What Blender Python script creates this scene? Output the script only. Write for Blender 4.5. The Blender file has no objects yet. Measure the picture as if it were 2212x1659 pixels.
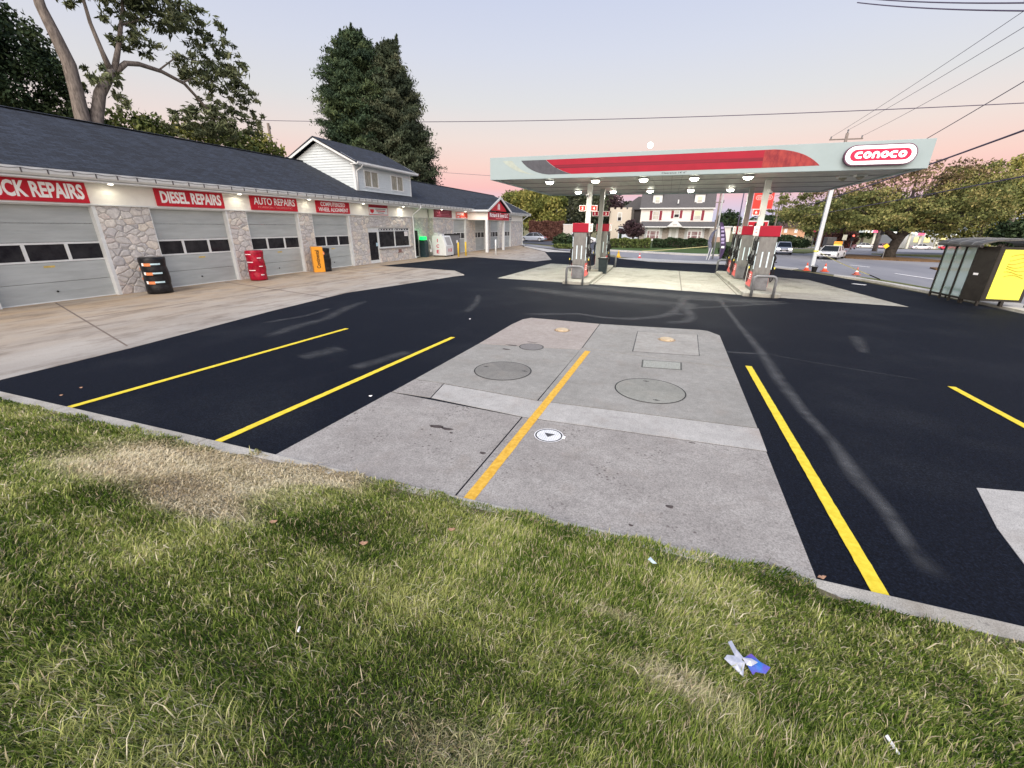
import bpy, bmesh, math, random
import numpy as np
from mathutils import Vector, Matrix
from math import pi, sin, cos, atan, atan2, sqrt, radians
random.seed(7); RNG = np.random.default_rng(7)
S = bpy.context.scene; COL = S.collection
# ---------------------------------------------------------------- camera
CAMZ = 2.5
cam = bpy.data.cameras.new('camera'); cam.sensor_width = 36; cam.lens = 900/2212*36
cam.clip_start = .05; cam.clip_end = 3000
co = bpy.data.objects.new('camera', cam); COL.objects.link(co); S.camera = co
co.matrix_world = (Matrix.Translation((0,0,CAMZ)) @ Matrix.Rotation(atan(334/962.8),4,'Z')
    @ Matrix.Rotation(pi/2-atan(342/900),4,'X') @ Matrix.Rotation(.009,4,'Z'))
# ---------------------------------------------------------------- world: dusk sky, pink belt low down, soft western afterglow
w = bpy.data.worlds.new('World'); S.world = w; w.use_nodes = True
nt = w.node_tree; nt.nodes.clear(); N = nt.nodes.new; LK = nt.links.new
out = N('ShaderNodeOutputWorld'); tc = N('ShaderNodeTexCoord')
sep = N('ShaderNodeSeparateXYZ'); LK(tc.outputs['Generated'], sep.inputs[0])
ramp = N('ShaderNodeValToRGB'); LK(sep.outputs[2], ramp.inputs[0])
def lin(r,g,b): 
    f = lambda v: (v/255/12.92) if v/255 <= .04045 else ((v/255+.055)/1.055)**2.4
    return (f(r),f(g),f(b),1)
stops = [(0,(198,212,236)),(.025,(204,206,234)),(.050,(222,196,222)),(.075,(243,186,193)),(.115,(243,204,200)),(.165,(234,216,213)),(.225,(220,218,222)),(.30,(211,214,230)),(.38,(201,207,231)),(.6,(152,178,225)),(1,(118,150,210))]
cr = ramp.color_ramp
while len(cr.elements) < len(stops): cr.elements.new(.5)
for e,(p,c) in zip(cr.elements, stops): e.position = p; e.color = lin(*c)
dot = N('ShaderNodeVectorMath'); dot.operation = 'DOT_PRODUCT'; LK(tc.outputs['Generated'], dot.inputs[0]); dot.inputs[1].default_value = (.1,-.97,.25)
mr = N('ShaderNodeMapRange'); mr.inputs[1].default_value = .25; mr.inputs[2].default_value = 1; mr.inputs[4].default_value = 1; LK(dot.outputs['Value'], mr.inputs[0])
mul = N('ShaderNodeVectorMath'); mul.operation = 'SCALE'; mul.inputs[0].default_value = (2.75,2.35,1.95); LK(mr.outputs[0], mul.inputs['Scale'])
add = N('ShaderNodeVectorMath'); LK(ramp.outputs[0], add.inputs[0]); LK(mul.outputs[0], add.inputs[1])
sky = N('ShaderNodeTexSky'); sky.sky_type = 'NISHITA'; sky.sun_disc = False; sky.sun_elevation = radians(1.5); sky.sun_rotation = radians(186)
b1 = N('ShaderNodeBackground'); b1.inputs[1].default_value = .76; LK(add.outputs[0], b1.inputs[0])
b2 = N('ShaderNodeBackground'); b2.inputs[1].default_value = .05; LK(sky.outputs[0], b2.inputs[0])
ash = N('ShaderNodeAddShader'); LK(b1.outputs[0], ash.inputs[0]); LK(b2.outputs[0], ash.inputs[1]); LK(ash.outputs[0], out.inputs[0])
sl = bpy.data.lights.new('sun','SUN'); sl.energy = 1.75; sl.angle = radians(35); sl.color = (1,.92,.84)
so = bpy.data.objects.new('sun', sl); COL.objects.link(so); so.rotation_euler = Vector((-.08,.8,-.75)).to_track_quat('-Z','Y').to_euler()
vs = S.view_settings; vs.view_transform = 'Standard'; vs.look = 'None'; vs.exposure = .34; vs.gamma = 1
S.render.engine = 'CYCLES'
# ---------------------------------------------------------------- helpers
def tag(o, label=None, cat=None, group=None, kind=None):
    if label: o['label'] = label
    if cat: o['category'] = cat
    if group: o['group'] = group
    if kind: o['kind'] = kind
    return o
ORG = {}
def thing(name, label, cat, loc=(0,0,0), rz=0, group=None):
    o = bpy.data.objects.new(name, None); o.empty_display_size = .3; COL.objects.link(o)
    o.location = loc; o.rotation_euler = (0,0,rz); ORG[o.name] = Vector(loc)
    return tag(o, label, cat, group)
def copy_tree(o, parent=None, loc=None, rz=None, label=None):
    c = o.copy(); COL.objects.link(c); c.parent = parent
    if loc is not None: c.location = loc
    if rz is not None: c.rotation_euler = (0,0,rz)
    if label: c['label'] = label
    for ch in [x for x in bpy.data.objects if x.parent == o]: copy_tree(ch, c)
    return c
def link(name, me, m, parent=None, local=False):
    o = bpy.data.objects.new(name, me); COL.objects.link(o)
    if m: me.materials.append(m)
    if parent:
        o.parent = parent
        g = ORG.get(parent.name, Vector((0,0,0))); ORG[o.name] = g
        if not local and g.length: me.transform(Matrix.Translation(-g))
    return o
class MB:
    def __init__(s): s.v = []; s.f = []
    def add(s, vs, fs):
        n = len(s.v); s.v += [tuple(map(float, v)) for v in vs]; s.f += [tuple(i+n for i in f) for f in fs]; return s
    def box(s, x0,x1,y0,y1,z0,z1):
        return s.add([(x,y,z) for x in (x0,x1) for y in (y0,y1) for z in (z0,z1)], [(0,1,3,2),(4,6,7,5),(0,4,5,1),(2,3,7,6),(0,2,6,4),(1,5,7,3)])
    def ext(s, poly, ax, a0, a1):
        n = len(poly)
        def P(p,a): return {'x':(a,p[0],p[1]),'y':(p[0],a,p[1]),'z':(p[0],p[1],a)}[ax]
        return s.add([P(p,a0) for p in poly]+[P(p,a1) for p in poly], [tuple(range(n)), tuple(range(2*n-1,n-1,-1))]+[(i,i+n,(i+1)%n+n,(i+1)%n) for i in range(n)])
    def tube(s, pts, r, n=8, cap=True):
        pts = [Vector(p) for p in pts]; k = len(pts); rr = r if isinstance(r,(list,tuple)) else [r]*k; vs = []; u0 = None
        for i,p in enumerate(pts):
            d = (pts[min(i+1,k-1)]-pts[max(i-1,0)]).normalized()
            if u0 is None: u0 = d.cross(Vector((0,0,1)) if abs(d.z) < .9 else Vector((1,0,0))).normalized()
            else: u0 = (u0-d*u0.dot(d)).normalized()
            v = d.cross(u0)
            vs += [p+(u0*cos(2*pi*j/n)+v*sin(2*pi*j/n))*rr[i] for j in range(n)]
        fs = [(i*n+j, i*n+(j+1)%n, (i+1)*n+(j+1)%n, (i+1)*n+j) for i in range(k-1) for j in range(n)]
        if cap: fs += [tuple(range(n-1,-1,-1)), tuple((k-1)*n+j for j in range(n))]
        return s.add(vs, fs)
    def cyl(s, p0, p1, r0, r1=None, n=12): return s.tube([p0,p1],[r0, r0 if r1 is None else r1], n)
    def lathe(s, prof, c, n=24):
        k = len(prof)
        vs = [(c[0]+r*cos(2*pi*j/n), c[1]+r*sin(2*pi*j/n), c[2]+z) for r,z in prof for j in range(n)]
        return s.add(vs, [(i*n+j, i*n+(j+1)%n, (i+1)*n+(j+1)%n, (i+1)*n+j) for i in range(k-1) for j in range(n)]+[tuple(range(n-1,-1,-1)), tuple((k-1)*n+j for j in range(n))])
    def obj(s, name, m, parent=None, local=False, smooth=False, bevel=0, fixn=True):
        me = bpy.data.meshes.new(name); me.from_pydata(s.v, [], s.f); me.update()
        if bevel or fixn:
            bm = bmesh.new(); bm.from_mesh(me)
            if fixn: bmesh.ops.recalc_face_normals(bm, faces=bm.faces)
            if bevel: bmesh.ops.bevel(bm, geom=[e for e in bm.edges if e.calc_face_angle(0) > .6], offset=bevel, segments=2, profile=.6, affect='EDGES')
            bm.to_mesh(me); bm.free()
        if smooth: me.polygons.foreach_set('use_smooth', [True]*len(me.polygons))
        return link(name, me, m, parent, local)
def text_geo(s, bold=.02, ex=.01):
    cu = bpy.data.curves.new('t','FONT'); cu.body = s; cu.offset = bold; cu.extrude = ex; cu.resolution_u = 3; cu.align_x = 'LEFT'
    o = bpy.data.objects.new('t', cu); COL.objects.link(o); dg = bpy.context.evaluated_depsgraph_get(); dg.update()
    me = bpy.data.meshes.new_from_object(o.evaluated_get(dg)); vs = [tuple(v.co) for v in me.vertices]; fs = [tuple(p.vertices) for p in me.polygons]
    bpy.data.objects.remove(o); bpy.data.curves.remove(cu); bpy.data.meshes.remove(me); return vs, fs
def lettering(mb, s, origin, ux, uz, w, h, depth=.012, bold=.02):
    """text filling w x h, lower left corner at origin, ux right, uz up, raised along ux x uz"""
    vs, fs = text_geo(s, bold); a = np.array(vs); lo = a.min(0); hi = a.max(0)
    ux = Vector(ux); uz = Vector(uz); n = ux.cross(uz); o = Vector(origin)
    mb.add([o+ux*((x-lo[0])/(hi[0]-lo[0])*w)+uz*((y-lo[1])/(hi[1]-lo[1])*h)+n*(.5+.5*(1 if z > 0 else -1))*depth for x,y,z in a.tolist()], fs); return mb
# materials -------------------------------------------------------
def mat(name, c, rough=.6, metal=0., var=0., vs=5., c2=None, bump=0., bs=40., emis=None, es=1., spec=.28, stretch=None, alpha=None):
    m = bpy.data.materials.new(name); m.use_nodes = True; t = m.node_tree; b = t.nodes['Principled BSDF']
    b.inputs['Roughness'].default_value = rough; b.inputs['Metallic'].default_value = metal; b.inputs['Specular IOR Level'].default_value = spec
    c = tuple(c)+(1,) if len(c) == 3 else c
    b.inputs['Base Color'].default_value = c
    if var or c2 or bump:
        tcn = t.nodes.new('ShaderNodeTexCoord'); mp = t.nodes.new('ShaderNodeMapping'); t.links.new(tcn.outputs['Object'], mp.inputs[0])
        if stretch: mp.inputs['Scale'].default_value = stretch
        nz = t.nodes.new('ShaderNodeTexNoise'); nz.inputs['Scale'].default_value = vs; nz.inputs['Detail'].default_value = 6; nz.inputs['Roughness'].default_value = .62; t.links.new(mp.outputs[0], nz.inputs[0])
        r = t.nodes.new('ShaderNodeValToRGB'); t.links.new(nz.outputs[0], r.inputs[0])
        d = c2 if c2 else tuple(x*(1+var) for x in c[:3]); a = c[:3] if c2 else tuple(x*(1-var) for x in c[:3])
        r.color_ramp.elements[0].position = .35; r.color_ramp.elements[1].position = .65
        r.color_ramp.elements[0].color = a+(1,); r.color_ramp.elements[1].color = tuple(d[:3])+(1,)
        t.links.new(r.outputs[0], b.inputs['Base Color'])
        if bump:
            n2 = t.nodes.new('ShaderNodeTexNoise'); n2.inputs['Scale'].default_value = bs; n2.inputs['Detail'].default_value = 4; t.links.new(mp.outputs[0], n2.inputs[0])
            bp = t.nodes.new('ShaderNodeBump'); bp.inputs['Strength'].default_value = bump; bp.inputs['Distance'].default_value = .02; t.links.new(n2.outputs[0], bp.inputs['Height']); t.links.new(bp.outputs[0], b.inputs['Normal'])
    if emis: b.inputs['Emission Color'].default_value = tuple(emis)+(1,); b.inputs['Emission Strength'].default_value = es
    return m
class NT:
    """small node helper for one-off materials"""
    def __init__(s, name):
        s.m = bpy.data.materials.new(name); s.m.use_nodes = True; s.t = s.m.node_tree; s.b = s.t.nodes['Principled BSDF']
        s.tc = s.t.nodes.new('ShaderNodeTexCoord')
    def n(s, ty, **k):
        nd = s.t.nodes.new(ty)
        for a,v in k.items():
            if a.startswith('i_'):
                key = a[2:]; key = int(key) if key.isdigit() else key.replace('_',' ')
                if hasattr(v,'links') or hasattr(v,'is_output'): s.t.links.new(v, nd.inputs[key])
                else: nd.inputs[key].default_value = v
            else: setattr(nd, a, v)
        return nd
    def l(s, a, b): s.t.links.new(a, b)
    def mapv(s, scale=(1,1,1), src='Object'):
        return s.n('ShaderNodeMapping', i_0=s.tc.outputs[src], i_Scale=scale).outputs[0]
    def noise(s, sc, det=5, vec=None, rough=.6):
        return s.n('ShaderNodeTexNoise', i_Scale=sc, i_Detail=det, i_Roughness=rough, i_Vector=vec or s.mapv()).outputs[0]
    def ramp(s, f, st):
        r = s.n('ShaderNodeValToRGB'); s.l(f, r.inputs[0]); e = r.color_ramp
        while len(e.elements) < len(st): e.elements.new(.5)
        for q,(p,c) in zip(e.elements, st): q.position = p; q.color = tuple(c)+(1,) if len(c) == 3 else c
        return r.outputs[0]
    def mix(s, f, a, b, mode='MIX'):
        x = s.n('ShaderNodeMix', data_type='RGBA', blend_type=mode)
        for v,i in ((f,0),(a,6),(b,7)):
            if hasattr(v,'is_output'): s.l(v, x.inputs[i])
            else: x.inputs[i].default_value = (tuple(v)+(1,) if isinstance(v,(tuple,list)) and len(v) == 3 else v)
        return x.outputs[2]
    def bump(s, h, st=.5, d=.02): s.l(s.n('ShaderNodeBump', i_Strength=st, i_Distance=d, i_Height=h).outputs[0], s.b.inputs['Normal'])
    def col(s, c): s.l(c, s.b.inputs['Base Color'])
W3 = lambda v: (v,v,v)
# asphalt: fresh black sealcoat, fine grain, faint dusty areas
a = NT('fresh_asphalt'); g = a.noise(230,3); big = a.noise(.45,4); cc = a.ramp(g, [(.3,(.0012,.002,.0045)),(.7,(.0085,.0115,.0195))])
dust = a.ramp(big, [(.5,W3(0)),(.78,W3(.55))]); near = a.mix(dust, cc, (.021,.024,.029)); near = a.mix(1., near, a.ramp(a.noise(14,5),[(.3,W3(.72)),(.7,W3(1.35))]),'MULTIPLY'); near = a.mix(1., near, a.ramp(a.noise(48,3),[(.3,W3(.45)),(.5,W3(1.)),(.70,W3(2.4))]),'MULTIPLY'); a.col(near); a.b.inputs['Roughness'].default_value = .8; a.b.inputs['Specular IOR Level'].default_value = .11; a.bump(g,.55,.006); M_ASPH = a.m
a = NT('old_asphalt'); g = a.noise(60,4); big = a.noise(.25,4,a.mapv((1,.25,1))); a.col(a.mix(a.ramp(big,[(.35,W3(0)),(.7,W3(1))]), a.ramp(g,[(.3,(.16,.165,.185)),(.7,(.23,.235,.255))]), (.30,.30,.31))); a.b.inputs['Roughness'].default_value = .85; M_ROAD = a.m
def concrete(name, c, c2, spots=.5, stain=(.2,.19,.17), st=.5, pit=(.1,.095,.09), sc=22):
    a = NT(name); n1 = a.noise(1.1,6); n2 = a.noise(75 if spots > .8 else 120,4); base = a.ramp(n1, [(.32,c),(.68,c2)])
    fine = a.ramp(n2, [(.3,W3(.60)),(.5,W3(1)),(.7,W3(1.32))]); base = a.mix(1., base, fine, 'MULTIPLY'); base = a.mix(1., base, a.ramp(a.noise(7,6,None,.7),[(.3,W3(.86)),(.7,W3(1.12))]), 'MULTIPLY'); base = a.mix(a.ramp(a.noise(2.3,5),[(.55,W3(0)),(.75,W3(.35))]), base, (.25,.21,.17))
    v = a.n('ShaderNodeTexVoronoi', i_Scale=sc, i_Randomness=1., i_Vector=a.mapv()); pitm = a.ramp(v.outputs['Distance'], [(.16,W3(1)),(.34,W3(0))])
    area = a.ramp(a.noise(1.7,5), [(.50,W3(0)),(.66,W3(spots))]); pm = a.mix(1., pitm, area, 'MULTIPLY')
    base = a.mix(pm, base, pit); s = a.ramp(a.noise(.7,7,a.mapv((1.3,.8,1)),.7), [(.54,W3(0)),(.72,W3(st))]); a.col(a.mix(s, base, stain)); a.b.inputs['Roughness'].default_value = .88; a.b.inputs['Specular IOR Level'].default_value = .25; a.bump(n2,.25,.005); return a.m
M_CA = concrete('aggregate_concrete',(.27,.253,.232),(.36,.343,.315),.9,(.24,.215,.2),.45,(.10,.08,.075),18)
M_CB = concrete('new_concrete_strip',(.37,.36,.335),(.45,.44,.41),.1,(.42,.33,.27),.35)
M_CC = concrete('grey_green_concrete',(.265,.258,.232),(.325,.318,.29),.15,(.25,.25,.23),.5)
M_CD = concrete('pinkish_concrete',(.32,.283,.25),(.385,.345,.31),.1,(.36,.31,.28),.4)
M_CE = concrete('pump_concrete',(.29,.285,.245),(.38,.375,.33),.15,(.15,.145,.12),.85)
a = NT('worn_apron_concrete'); n1 = a.noise(.55,6,a.mapv((1.6,.6,1))); n2 = a.noise(110,3)
base = a.ramp(n1,[(.3,(.29,.265,.23)),(.66,(.42,.395,.35))]); sx = a.n('ShaderNodeSeparateXYZ', i_0=a.tc.outputs['Object']).outputs[0]
rust = a.n('ShaderNodeMapRange', i_0=sx, i_1=-10.5, i_2=-17.2).outputs[0]; rn = a.mix(1., rust, a.ramp(a.noise(.9,6,a.mapv((1.5,.6,1))),[(.3,W3(.35)),(.62,W3(1))]), 'MULTIPLY')
base = a.mix(rn, base, (.40,.30,.19)); dk = a.ramp(a.noise(.8,8,a.mapv((2.2,.7,1)),.7),[(.49,W3(0)),(.68,W3(.75))]); base = a.mix(dk, base, (.14,.105,.075)); a.col(a.mix(1., base, a.ramp(n2,[(.3,W3(.84)),(.7,W3(1.12))]),'MULTIPLY')); a.b.inputs['Roughness'].default_value = .85; a.bump(n2,.2,.004); M_AP = a.m
# field stone
def stone(name, sc=3.4):
    a = NT(name); wob = a.n('ShaderNodeTexNoise', i_Scale=1.6, i_Detail=2, i_Vector=a.mapv())
    vec = a.n('ShaderNodeVectorMath', operation='MULTIPLY_ADD', i_0=wob.outputs['Color'], i_1=(.30,.30,.30), i_2=a.mapv((1,.86,1.25))).outputs[0]
    ve = a.n('ShaderNodeTexVoronoi', feature='DISTANCE_TO_EDGE', i_Scale=sc, i_Randomness=.92, i_Vector=vec); vc = a.n('ShaderNodeTexVoronoi', i_Scale=sc, i_Randomness=.92, i_Vector=vec)
    rv = a.n('ShaderNodeSeparateColor', i_0=vc.outputs['Color']).outputs[0]
    cs = a.ramp(rv, [(0,(.50,.49,.49)),(.3,(.62,.60,.57)),(.5,(.56,.55,.55)),(.68,(.72,.67,.58)),(.85,(.60,.54,.51)),(1,(.78,.76,.70))])
    cs = a.mix(1., cs, a.ramp(a.noise(9,6), [(.3,W3(.74)),(.7,W3(1.16))]), 'MULTIPLY'); mort = a.ramp(ve.outputs['Distance'], [(.006,W3(1)),(.028,W3(0))])
    a.col(a.mix(mort, cs, (.30,.29,.275))); hgt = a.ramp(ve.outputs['Distance'], [(0,W3(0)),(.13,W3(1))]); a.bump(hgt,.6,.05); a.b.inputs['Roughness'].default_value = .85; return a.m
M_STONE = stone('field_stone')
a = NT('dark_shingles'); vec = a.mapv((1.6,5,1.6)); n1 = a.noise(7,5,a.mapv((2,1.4,9))); n2 = a.noise(90,2); base = a.ramp(n1,[(.3,(.009,.0135,.022)),(.7,(.031,.040,.057))])
a.col(a.mix(1., base, a.ramp(n2,[(.3,W3(.6)),(.7,W3(1.5))]),'MULTIPLY')); a.b.inputs['Roughness'].default_value = .9; a.bump(n1,.5,.03); M_SHING = a.m
xyz = a.n('ShaderNodeSeparateXYZ', i_0=a.tc.outputs['Object']); cx = a.n('ShaderNodeCombineXYZ', i_0=xyz.outputs[1], i_1=a.n('ShaderNodeMath', operation='MULTIPLY', i_0=xyz.outputs[0], i_1=1.09).outputs[0])
bk = a.n('ShaderNodeTexBrick', i_Vector=cx.outputs[0], i_Scale=1., i_Color1=(.55,.55,.55,1), i_Color2=(1.35,1.35,1.35,1), i_Mortar=(.30,.30,.30,1)); bk.inputs['Brick Width'].default_value = .34; bk.inputs['Row Height'].default_value = .15; bk.inputs['Mortar Size'].default_value = .012
strk = a.ramp(a.noise(.8,6,a.mapv((.25,3,.25))),[(.35,W3(.78)),(.68,W3(1.25))])
a.col(a.mix(1., a.mix(1., a.mix(1., base, a.ramp(n2,[(.3,W3(.6)),(.7,W3(1.5))]),'MULTIPLY'), bk.outputs[0],'MULTIPLY'), strk,'MULTIPLY'))
M_CREAM = mat('cream_metal_panel',(.82,.81,.75),.5,var=.04,vs=3)
M_WHITE = mat('white_trim',(.68,.71,.71),.5,var=.05,vs=4)
M_SIDING = mat('white_vinyl_siding',(.56,.62,.64),.55,var=.03,vs=3)
M_DOORG = mat('grey_door_panel',(.40,.435,.435),.6,var=.10,vs=1.6,stretch=(1,.5,3),bump=.05,bs=30)
M_GLASSD = mat('dark_glass',(.008,.008,.012),.22,spec=.22,c2=(.03,.03,.034),vs=2.5)
M_GLASSG = mat('curtained_glass',(.17,.18,.14),.3,c2=(.38,.37,.31),vs=6,stretch=(1,3,.6))
M_RED = mat('sign_red',(.56,.012,.03),.45,var=.05,vs=2)
M_RED2 = mat('deep_red',(.33,.005,.026),.5,var=.08,vs=2)
M_LETTER = mat('white_lettering',(.86,.86,.86),.5,emis=(1,1,1),es=.05,var=.02)
M_YEL = mat('yellow_road_paint',(.70,.54,.03),.8,c2=(.86,.68,.06),vs=16,bump=.3,bs=150)
M_YEL2 = mat('amber_road_paint',(.62,.34,.035),.8,c2=(.80,.50,.08),vs=20,bump=.3,bs=150)
M_BLK = mat('black_rubber',(.012,.012,.013),.55,var=.2,vs=20)
M_BLKG = mat('glossy_black_wrap',(.010,.010,.012),.35,var=.4,vs=9,bump=.4,bs=14)
M_GREYP = mat('grey_painted_steel',(.20,.21,.22),.45,metal=.2,var=.12,vs=12)
M_STEEL = mat('brushed_steel',(.20,.205,.20),.45,metal=.4,var=.16,vs=5,stretch=(2,2,.8),bump=.05,bs=40)
M_GREY = mat('grey_concrete_pole',(.42,.44,.43),.6,var=.07,vs=5)
M_BARK = mat('bark',(.10,.085,.075),.9,c2=(.23,.20,.175),vs=5,stretch=(2,2,.5),bump=.8,bs=12)
M_BARKD = mat('dark_bark',(.03,.026,.022),.9,c2=(.075,.065,.055),vs=6,bump=.8,bs=12)
M_WOOD = mat('weathered_wood_pole',(.16,.13,.11),.9,c2=(.27,.235,.21),vs=6,stretch=(3,3,.4))
M_WIRE = mat('cable',(.09,.075,.12),.6,var=.1)
# ---------------------------------------------------------------- ground
def sheet(name, poly, z, m, th=0.03, parent=None, kind='structure'):
    mb = MB().ext(poly,'z',z-th,z); o = mb.obj(name, m, parent)
    if kind and not parent: o['kind'] = kind
    return o
M_EARTH = mat('dry_grass_ground',(.13,.14,.06),.95,c2=(.22,.19,.10),vs=.6)
# terrain: flat round the station, falling away to the far right
mb = MB(); xs = [-1500,-600,-200,-80,-40,-12,0,10,20,35,60,100,200,500,1500]; ys = [-300,-40,0,30,60,80,110,150,200,300,600,1500]
def drop(x,y): return -.03*max(0,min(y,200)-62)*max(0,min(1,(x-8)/14))
for x in xs:
    for y in ys: mb.v.append((x,y,-.06+drop(x,y)))
ny = len(ys); mb.f = [(i*ny+j,(i+1)*ny+j,(i+1)*ny+j+1,i*ny+j+1) for i in range(len(xs)-1) for j in range(ny-1)]
o = mb.obj('ground', M_EARTH); o['kind'] = 'structure'
sheet('parking_lot', [(-18.9,3.05),(2.6,3.05),(14,3.05),(11.35,16),(10.9,19),(10.5,22),(9.9,25),(9.1,28.5),(8.1,31.3),(6.9,33.2),(4.5,34.9),(0,35.2),(-3,37.6),(-7,42),(-11.6,46),(-18.9,52)], 0, M_ASPH, .05)
sheet('concrete_apron', [(-18.95,3.06),(-10.25,3.06),(-10.45,5.4),(-11.1,9.5),(-11.5,13.4),(-10.95,16),(-10.2,20),(-9.95,20.75),(-10.15,21.1),(-11.5,22.7),(-14,23.15),(-17.15,23.4),(-18.9,23.5)], .005, M_AP, .03)
sheet('walkway', [(-18.9,23.52),(-17.2,23.45),(-16.9,25.5),(-16.4,29.5),(-15.75,32.2),(-15.2,33.6),(-12,32.4),(-9.1,31.3),(-8.4,33.5),(-11.6,43.4),(-17.3,53.6),(-18.9,60)], .005, M_AP, .03)
for i,(p,m,nm) in enumerate([
  ([(-3.95,3.05),(-1.66,3.05),(-1.60,5.02),(-3.84,5.18)],M_CA,'slab'),([(-1.64,3.05),(1.40,3.05),(1.44,5.12),(-1.58,5.02)],M_CA,'slab'),
  ([(-3.12,5.20),(-1.58,5.04),(1.45,5.14),(1.47,5.78),(-1.55,5.66),(-3.22,5.80)],M_CB,'slab'),([(-3.83,5.20),(-3.14,5.20),(-3.24,5.81),(-3.80,5.83)],M_CA,'slab'),
  ([(-3.80,5.85),(-3.24,5.83),(-1.56,5.68),(-1.46,8.68),(-3.70,8.35)],M_CC,'slab'),([(-1.54,5.68),(1.46,5.80),(1.50,8.45),(-1.45,8.85)],M_CC,'slab'),
  ([(-3.70,8.37),(-1.46,8.70),(-1.44,11.42),(-3.42,11.5),(-3.58,11.2),(-3.66,10.5)],M_CD,'slab'),([(-1.44,8.87),(1.50,8.47),(1.54,11.2),(1.30,11.6),(1.15,11.66),(-1.42,11.42)],M_CC,'slab'),
  ]): sheet('concrete_slab', p, .006, m, .03)
sheet('slab_patch', [(-.37,8.97),(.94,9.13),(1.01,11.06),(-.39,10.86)], .010, concrete('patch_concrete',(.31,.30,.27),(.38,.37,.335),.1), .004)
sheet('slab_joint', [(-.395,8.945),(.955,9.11),(1.03,11.085),(-.41,10.885)], .0075, mat('joint_dark',(.13,.125,.12),.9,c2=(.05,.05,.05),vs=3), .004)
sheet('pump_pad', [(-7.85,20.25),(-3.5,19.85),(8.15,18.05),(7.2,25.9),(5.8,26.7),(3.1,27.5),(0,28.4),(-3,29.1),(-7.55,29.9)], .005, M_CE, .03)
for p in ([(-2.95,19.72),(-2.90,19.71),(-3.0,29.0),(-3.05,29.0)],[(.85,19.15),(.90,19.14),(1.0,28.1),(.95,28.1)],[(2.9,18.8),(2.95,18.8),(2.95,27.5),(2.9,27.5)]): sheet('slab_joint', p, .0075, mat('joint_greyish',(.16,.15,.13),.9,var=.1), .002)  # dark joint lines across the pump pad
for p in ([(-18.7,13.9),(-11.4,12.2),(-11.4,12.26),(-18.7,13.97)],[(-18.7,8.0),(-10.7,5.45),(-10.7,5.49),(-18.7,8.05)],[(-18.7,21.0),(-10.3,18.6),(-10.3,18.66),(-18.7,21.07)],[(-15.0,6.9),(-14.95,6.9),(-13.9,22.6),(-13.95,22.6)]): sheet('slab_joint', p, .0075, mat('joint_brown',(.17,.135,.11),.9,var=.1), .002)
sheet('concrete_slab', [(3.35,5.04),(8,5.9),(8,3.06),(2.88,3.06),(3.12,4.31)], .006, M_CB, .03)
# markings
def line(name, x0,y0,x1,y1,w=.11, m=None):
    ts = np.linspace(0,1,90); j = lambda: random.gauss(0,.0016); L = [(x0+(x1-x0)*t-w/2+j(),y0+(y1-y0)*t) for t in ts]; R = [(x0+(x1-x0)*t+w/2+j(),y0+(y1-y0)*t) for t in ts]
    return sheet(name, L[:1]+R+L[:0:-1], .0105, m or M_YEL, .004)
line('parking_line',-7.80,3.06,-7.42,8.48); line('parking_line',-4.86,3.06,-4.50,8.66); line('parking_line',-1.50,3.06,-1.29,8.64,.115,M_YEL2)
line('parking_line',1.80,3.0,1.80,8.72); line('parking_line',5.03,3.06,4.88,8.70)
# pale worn tracks left by tyres in the sealcoat (dirt on the surface, soft edged)
def track_mat(name, k, c=(.15,.155,.155)):
    a = NT(name); uv = a.n('ShaderNodeSeparateXYZ', i_0=a.tc.outputs['UV']); e = a.n('ShaderNodeMath', operation='PINGPONG', i_0=uv.outputs[0], i_1=.5)
    f = a.ramp(e.outputs[0],[(0,W3(0)),(.42,W3(k))]); e2 = a.n('ShaderNodeMath', operation='PINGPONG', i_0=uv.outputs[1], i_1=.5); f2 = a.ramp(e2.outputs[0],[(0,W3(0)),(.10,W3(1))])
    al = a.mix(1.,a.mix(1., f, f2,'MULTIPLY'), a.ramp(a.noise(3.2,6),[(.3,W3(.25)),(.65,W3(1))]),'MULTIPLY'); al = a.mix(1.,al,a.ramp(a.noise(180,2),[(.3,W3(.5)),(.7,W3(1.3))]),'MULTIPLY')
    a.col(a.ramp(a.noise(200,2),[(.3,tuple(x*.6 for x in c)),(.7,tuple(x*1.25 for x in c))])); a.b.inputs['Roughness'].default_value = .9; a.l(al, a.b.inputs['Alpha']); return a.m
M_TR = track_mat('dusty_track',.7,(.11,.115,.12)); M_TR2 = track_mat('faint_track',.55,(.10,.105,.11))
def track(pts, w, m, z=.004):
    pts = [Vector((p[0],p[1],z)) for p in pts]; n = len(pts); me = bpy.data.meshes.new('tyre_track'); vs = []
    for i,p in enumerate(pts):
        d = (pts[min(i+1,n-1)]-pts[max(i-1,0)]).normalized(); s = Vector((-d.y,d.x,0)); ww = w*(.75+.5*random.random()); vs += [p+s*ww/2, p-s*ww/2]
    me.from_pydata(vs,[],[(2*i,2*i+2,2*i+3,2*i+1) for i in range(n-1)]); uv = me.uv_layers.new()
    for p in me.polygons:
        for li in p.loop_indices:
            k = me.loops[li].vertex_index; uv.data[li].uv = (k%2, (k//2)/(n-1))
    o = link('tyre_track', me, m); o['kind'] = 'structure'; return o
track([(2.10,19.0),(2.14,17.2),(2.16,15),(2.17,13.2),(2.23,10.1),(2.18,7.8),(2.20,6.6),(2.28,5.7),(2.25,4.8),(2.29,4.3),(2.26,3.8),(2.30,3.35)],.24,M_TR)
track([(1.5,9.66),(1.8,9.70),(2.2,9.74)],.14,M_TR); track([(-3.9,11.9),(-3,12.25),(-2.24,12.6),(-1.5,12.35),(-.7,12.4),(0,13.0),(.43,13.6),(.7,15),(.84,16.4),(.9,17.6)],.45,M_TR,.0045)
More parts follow.
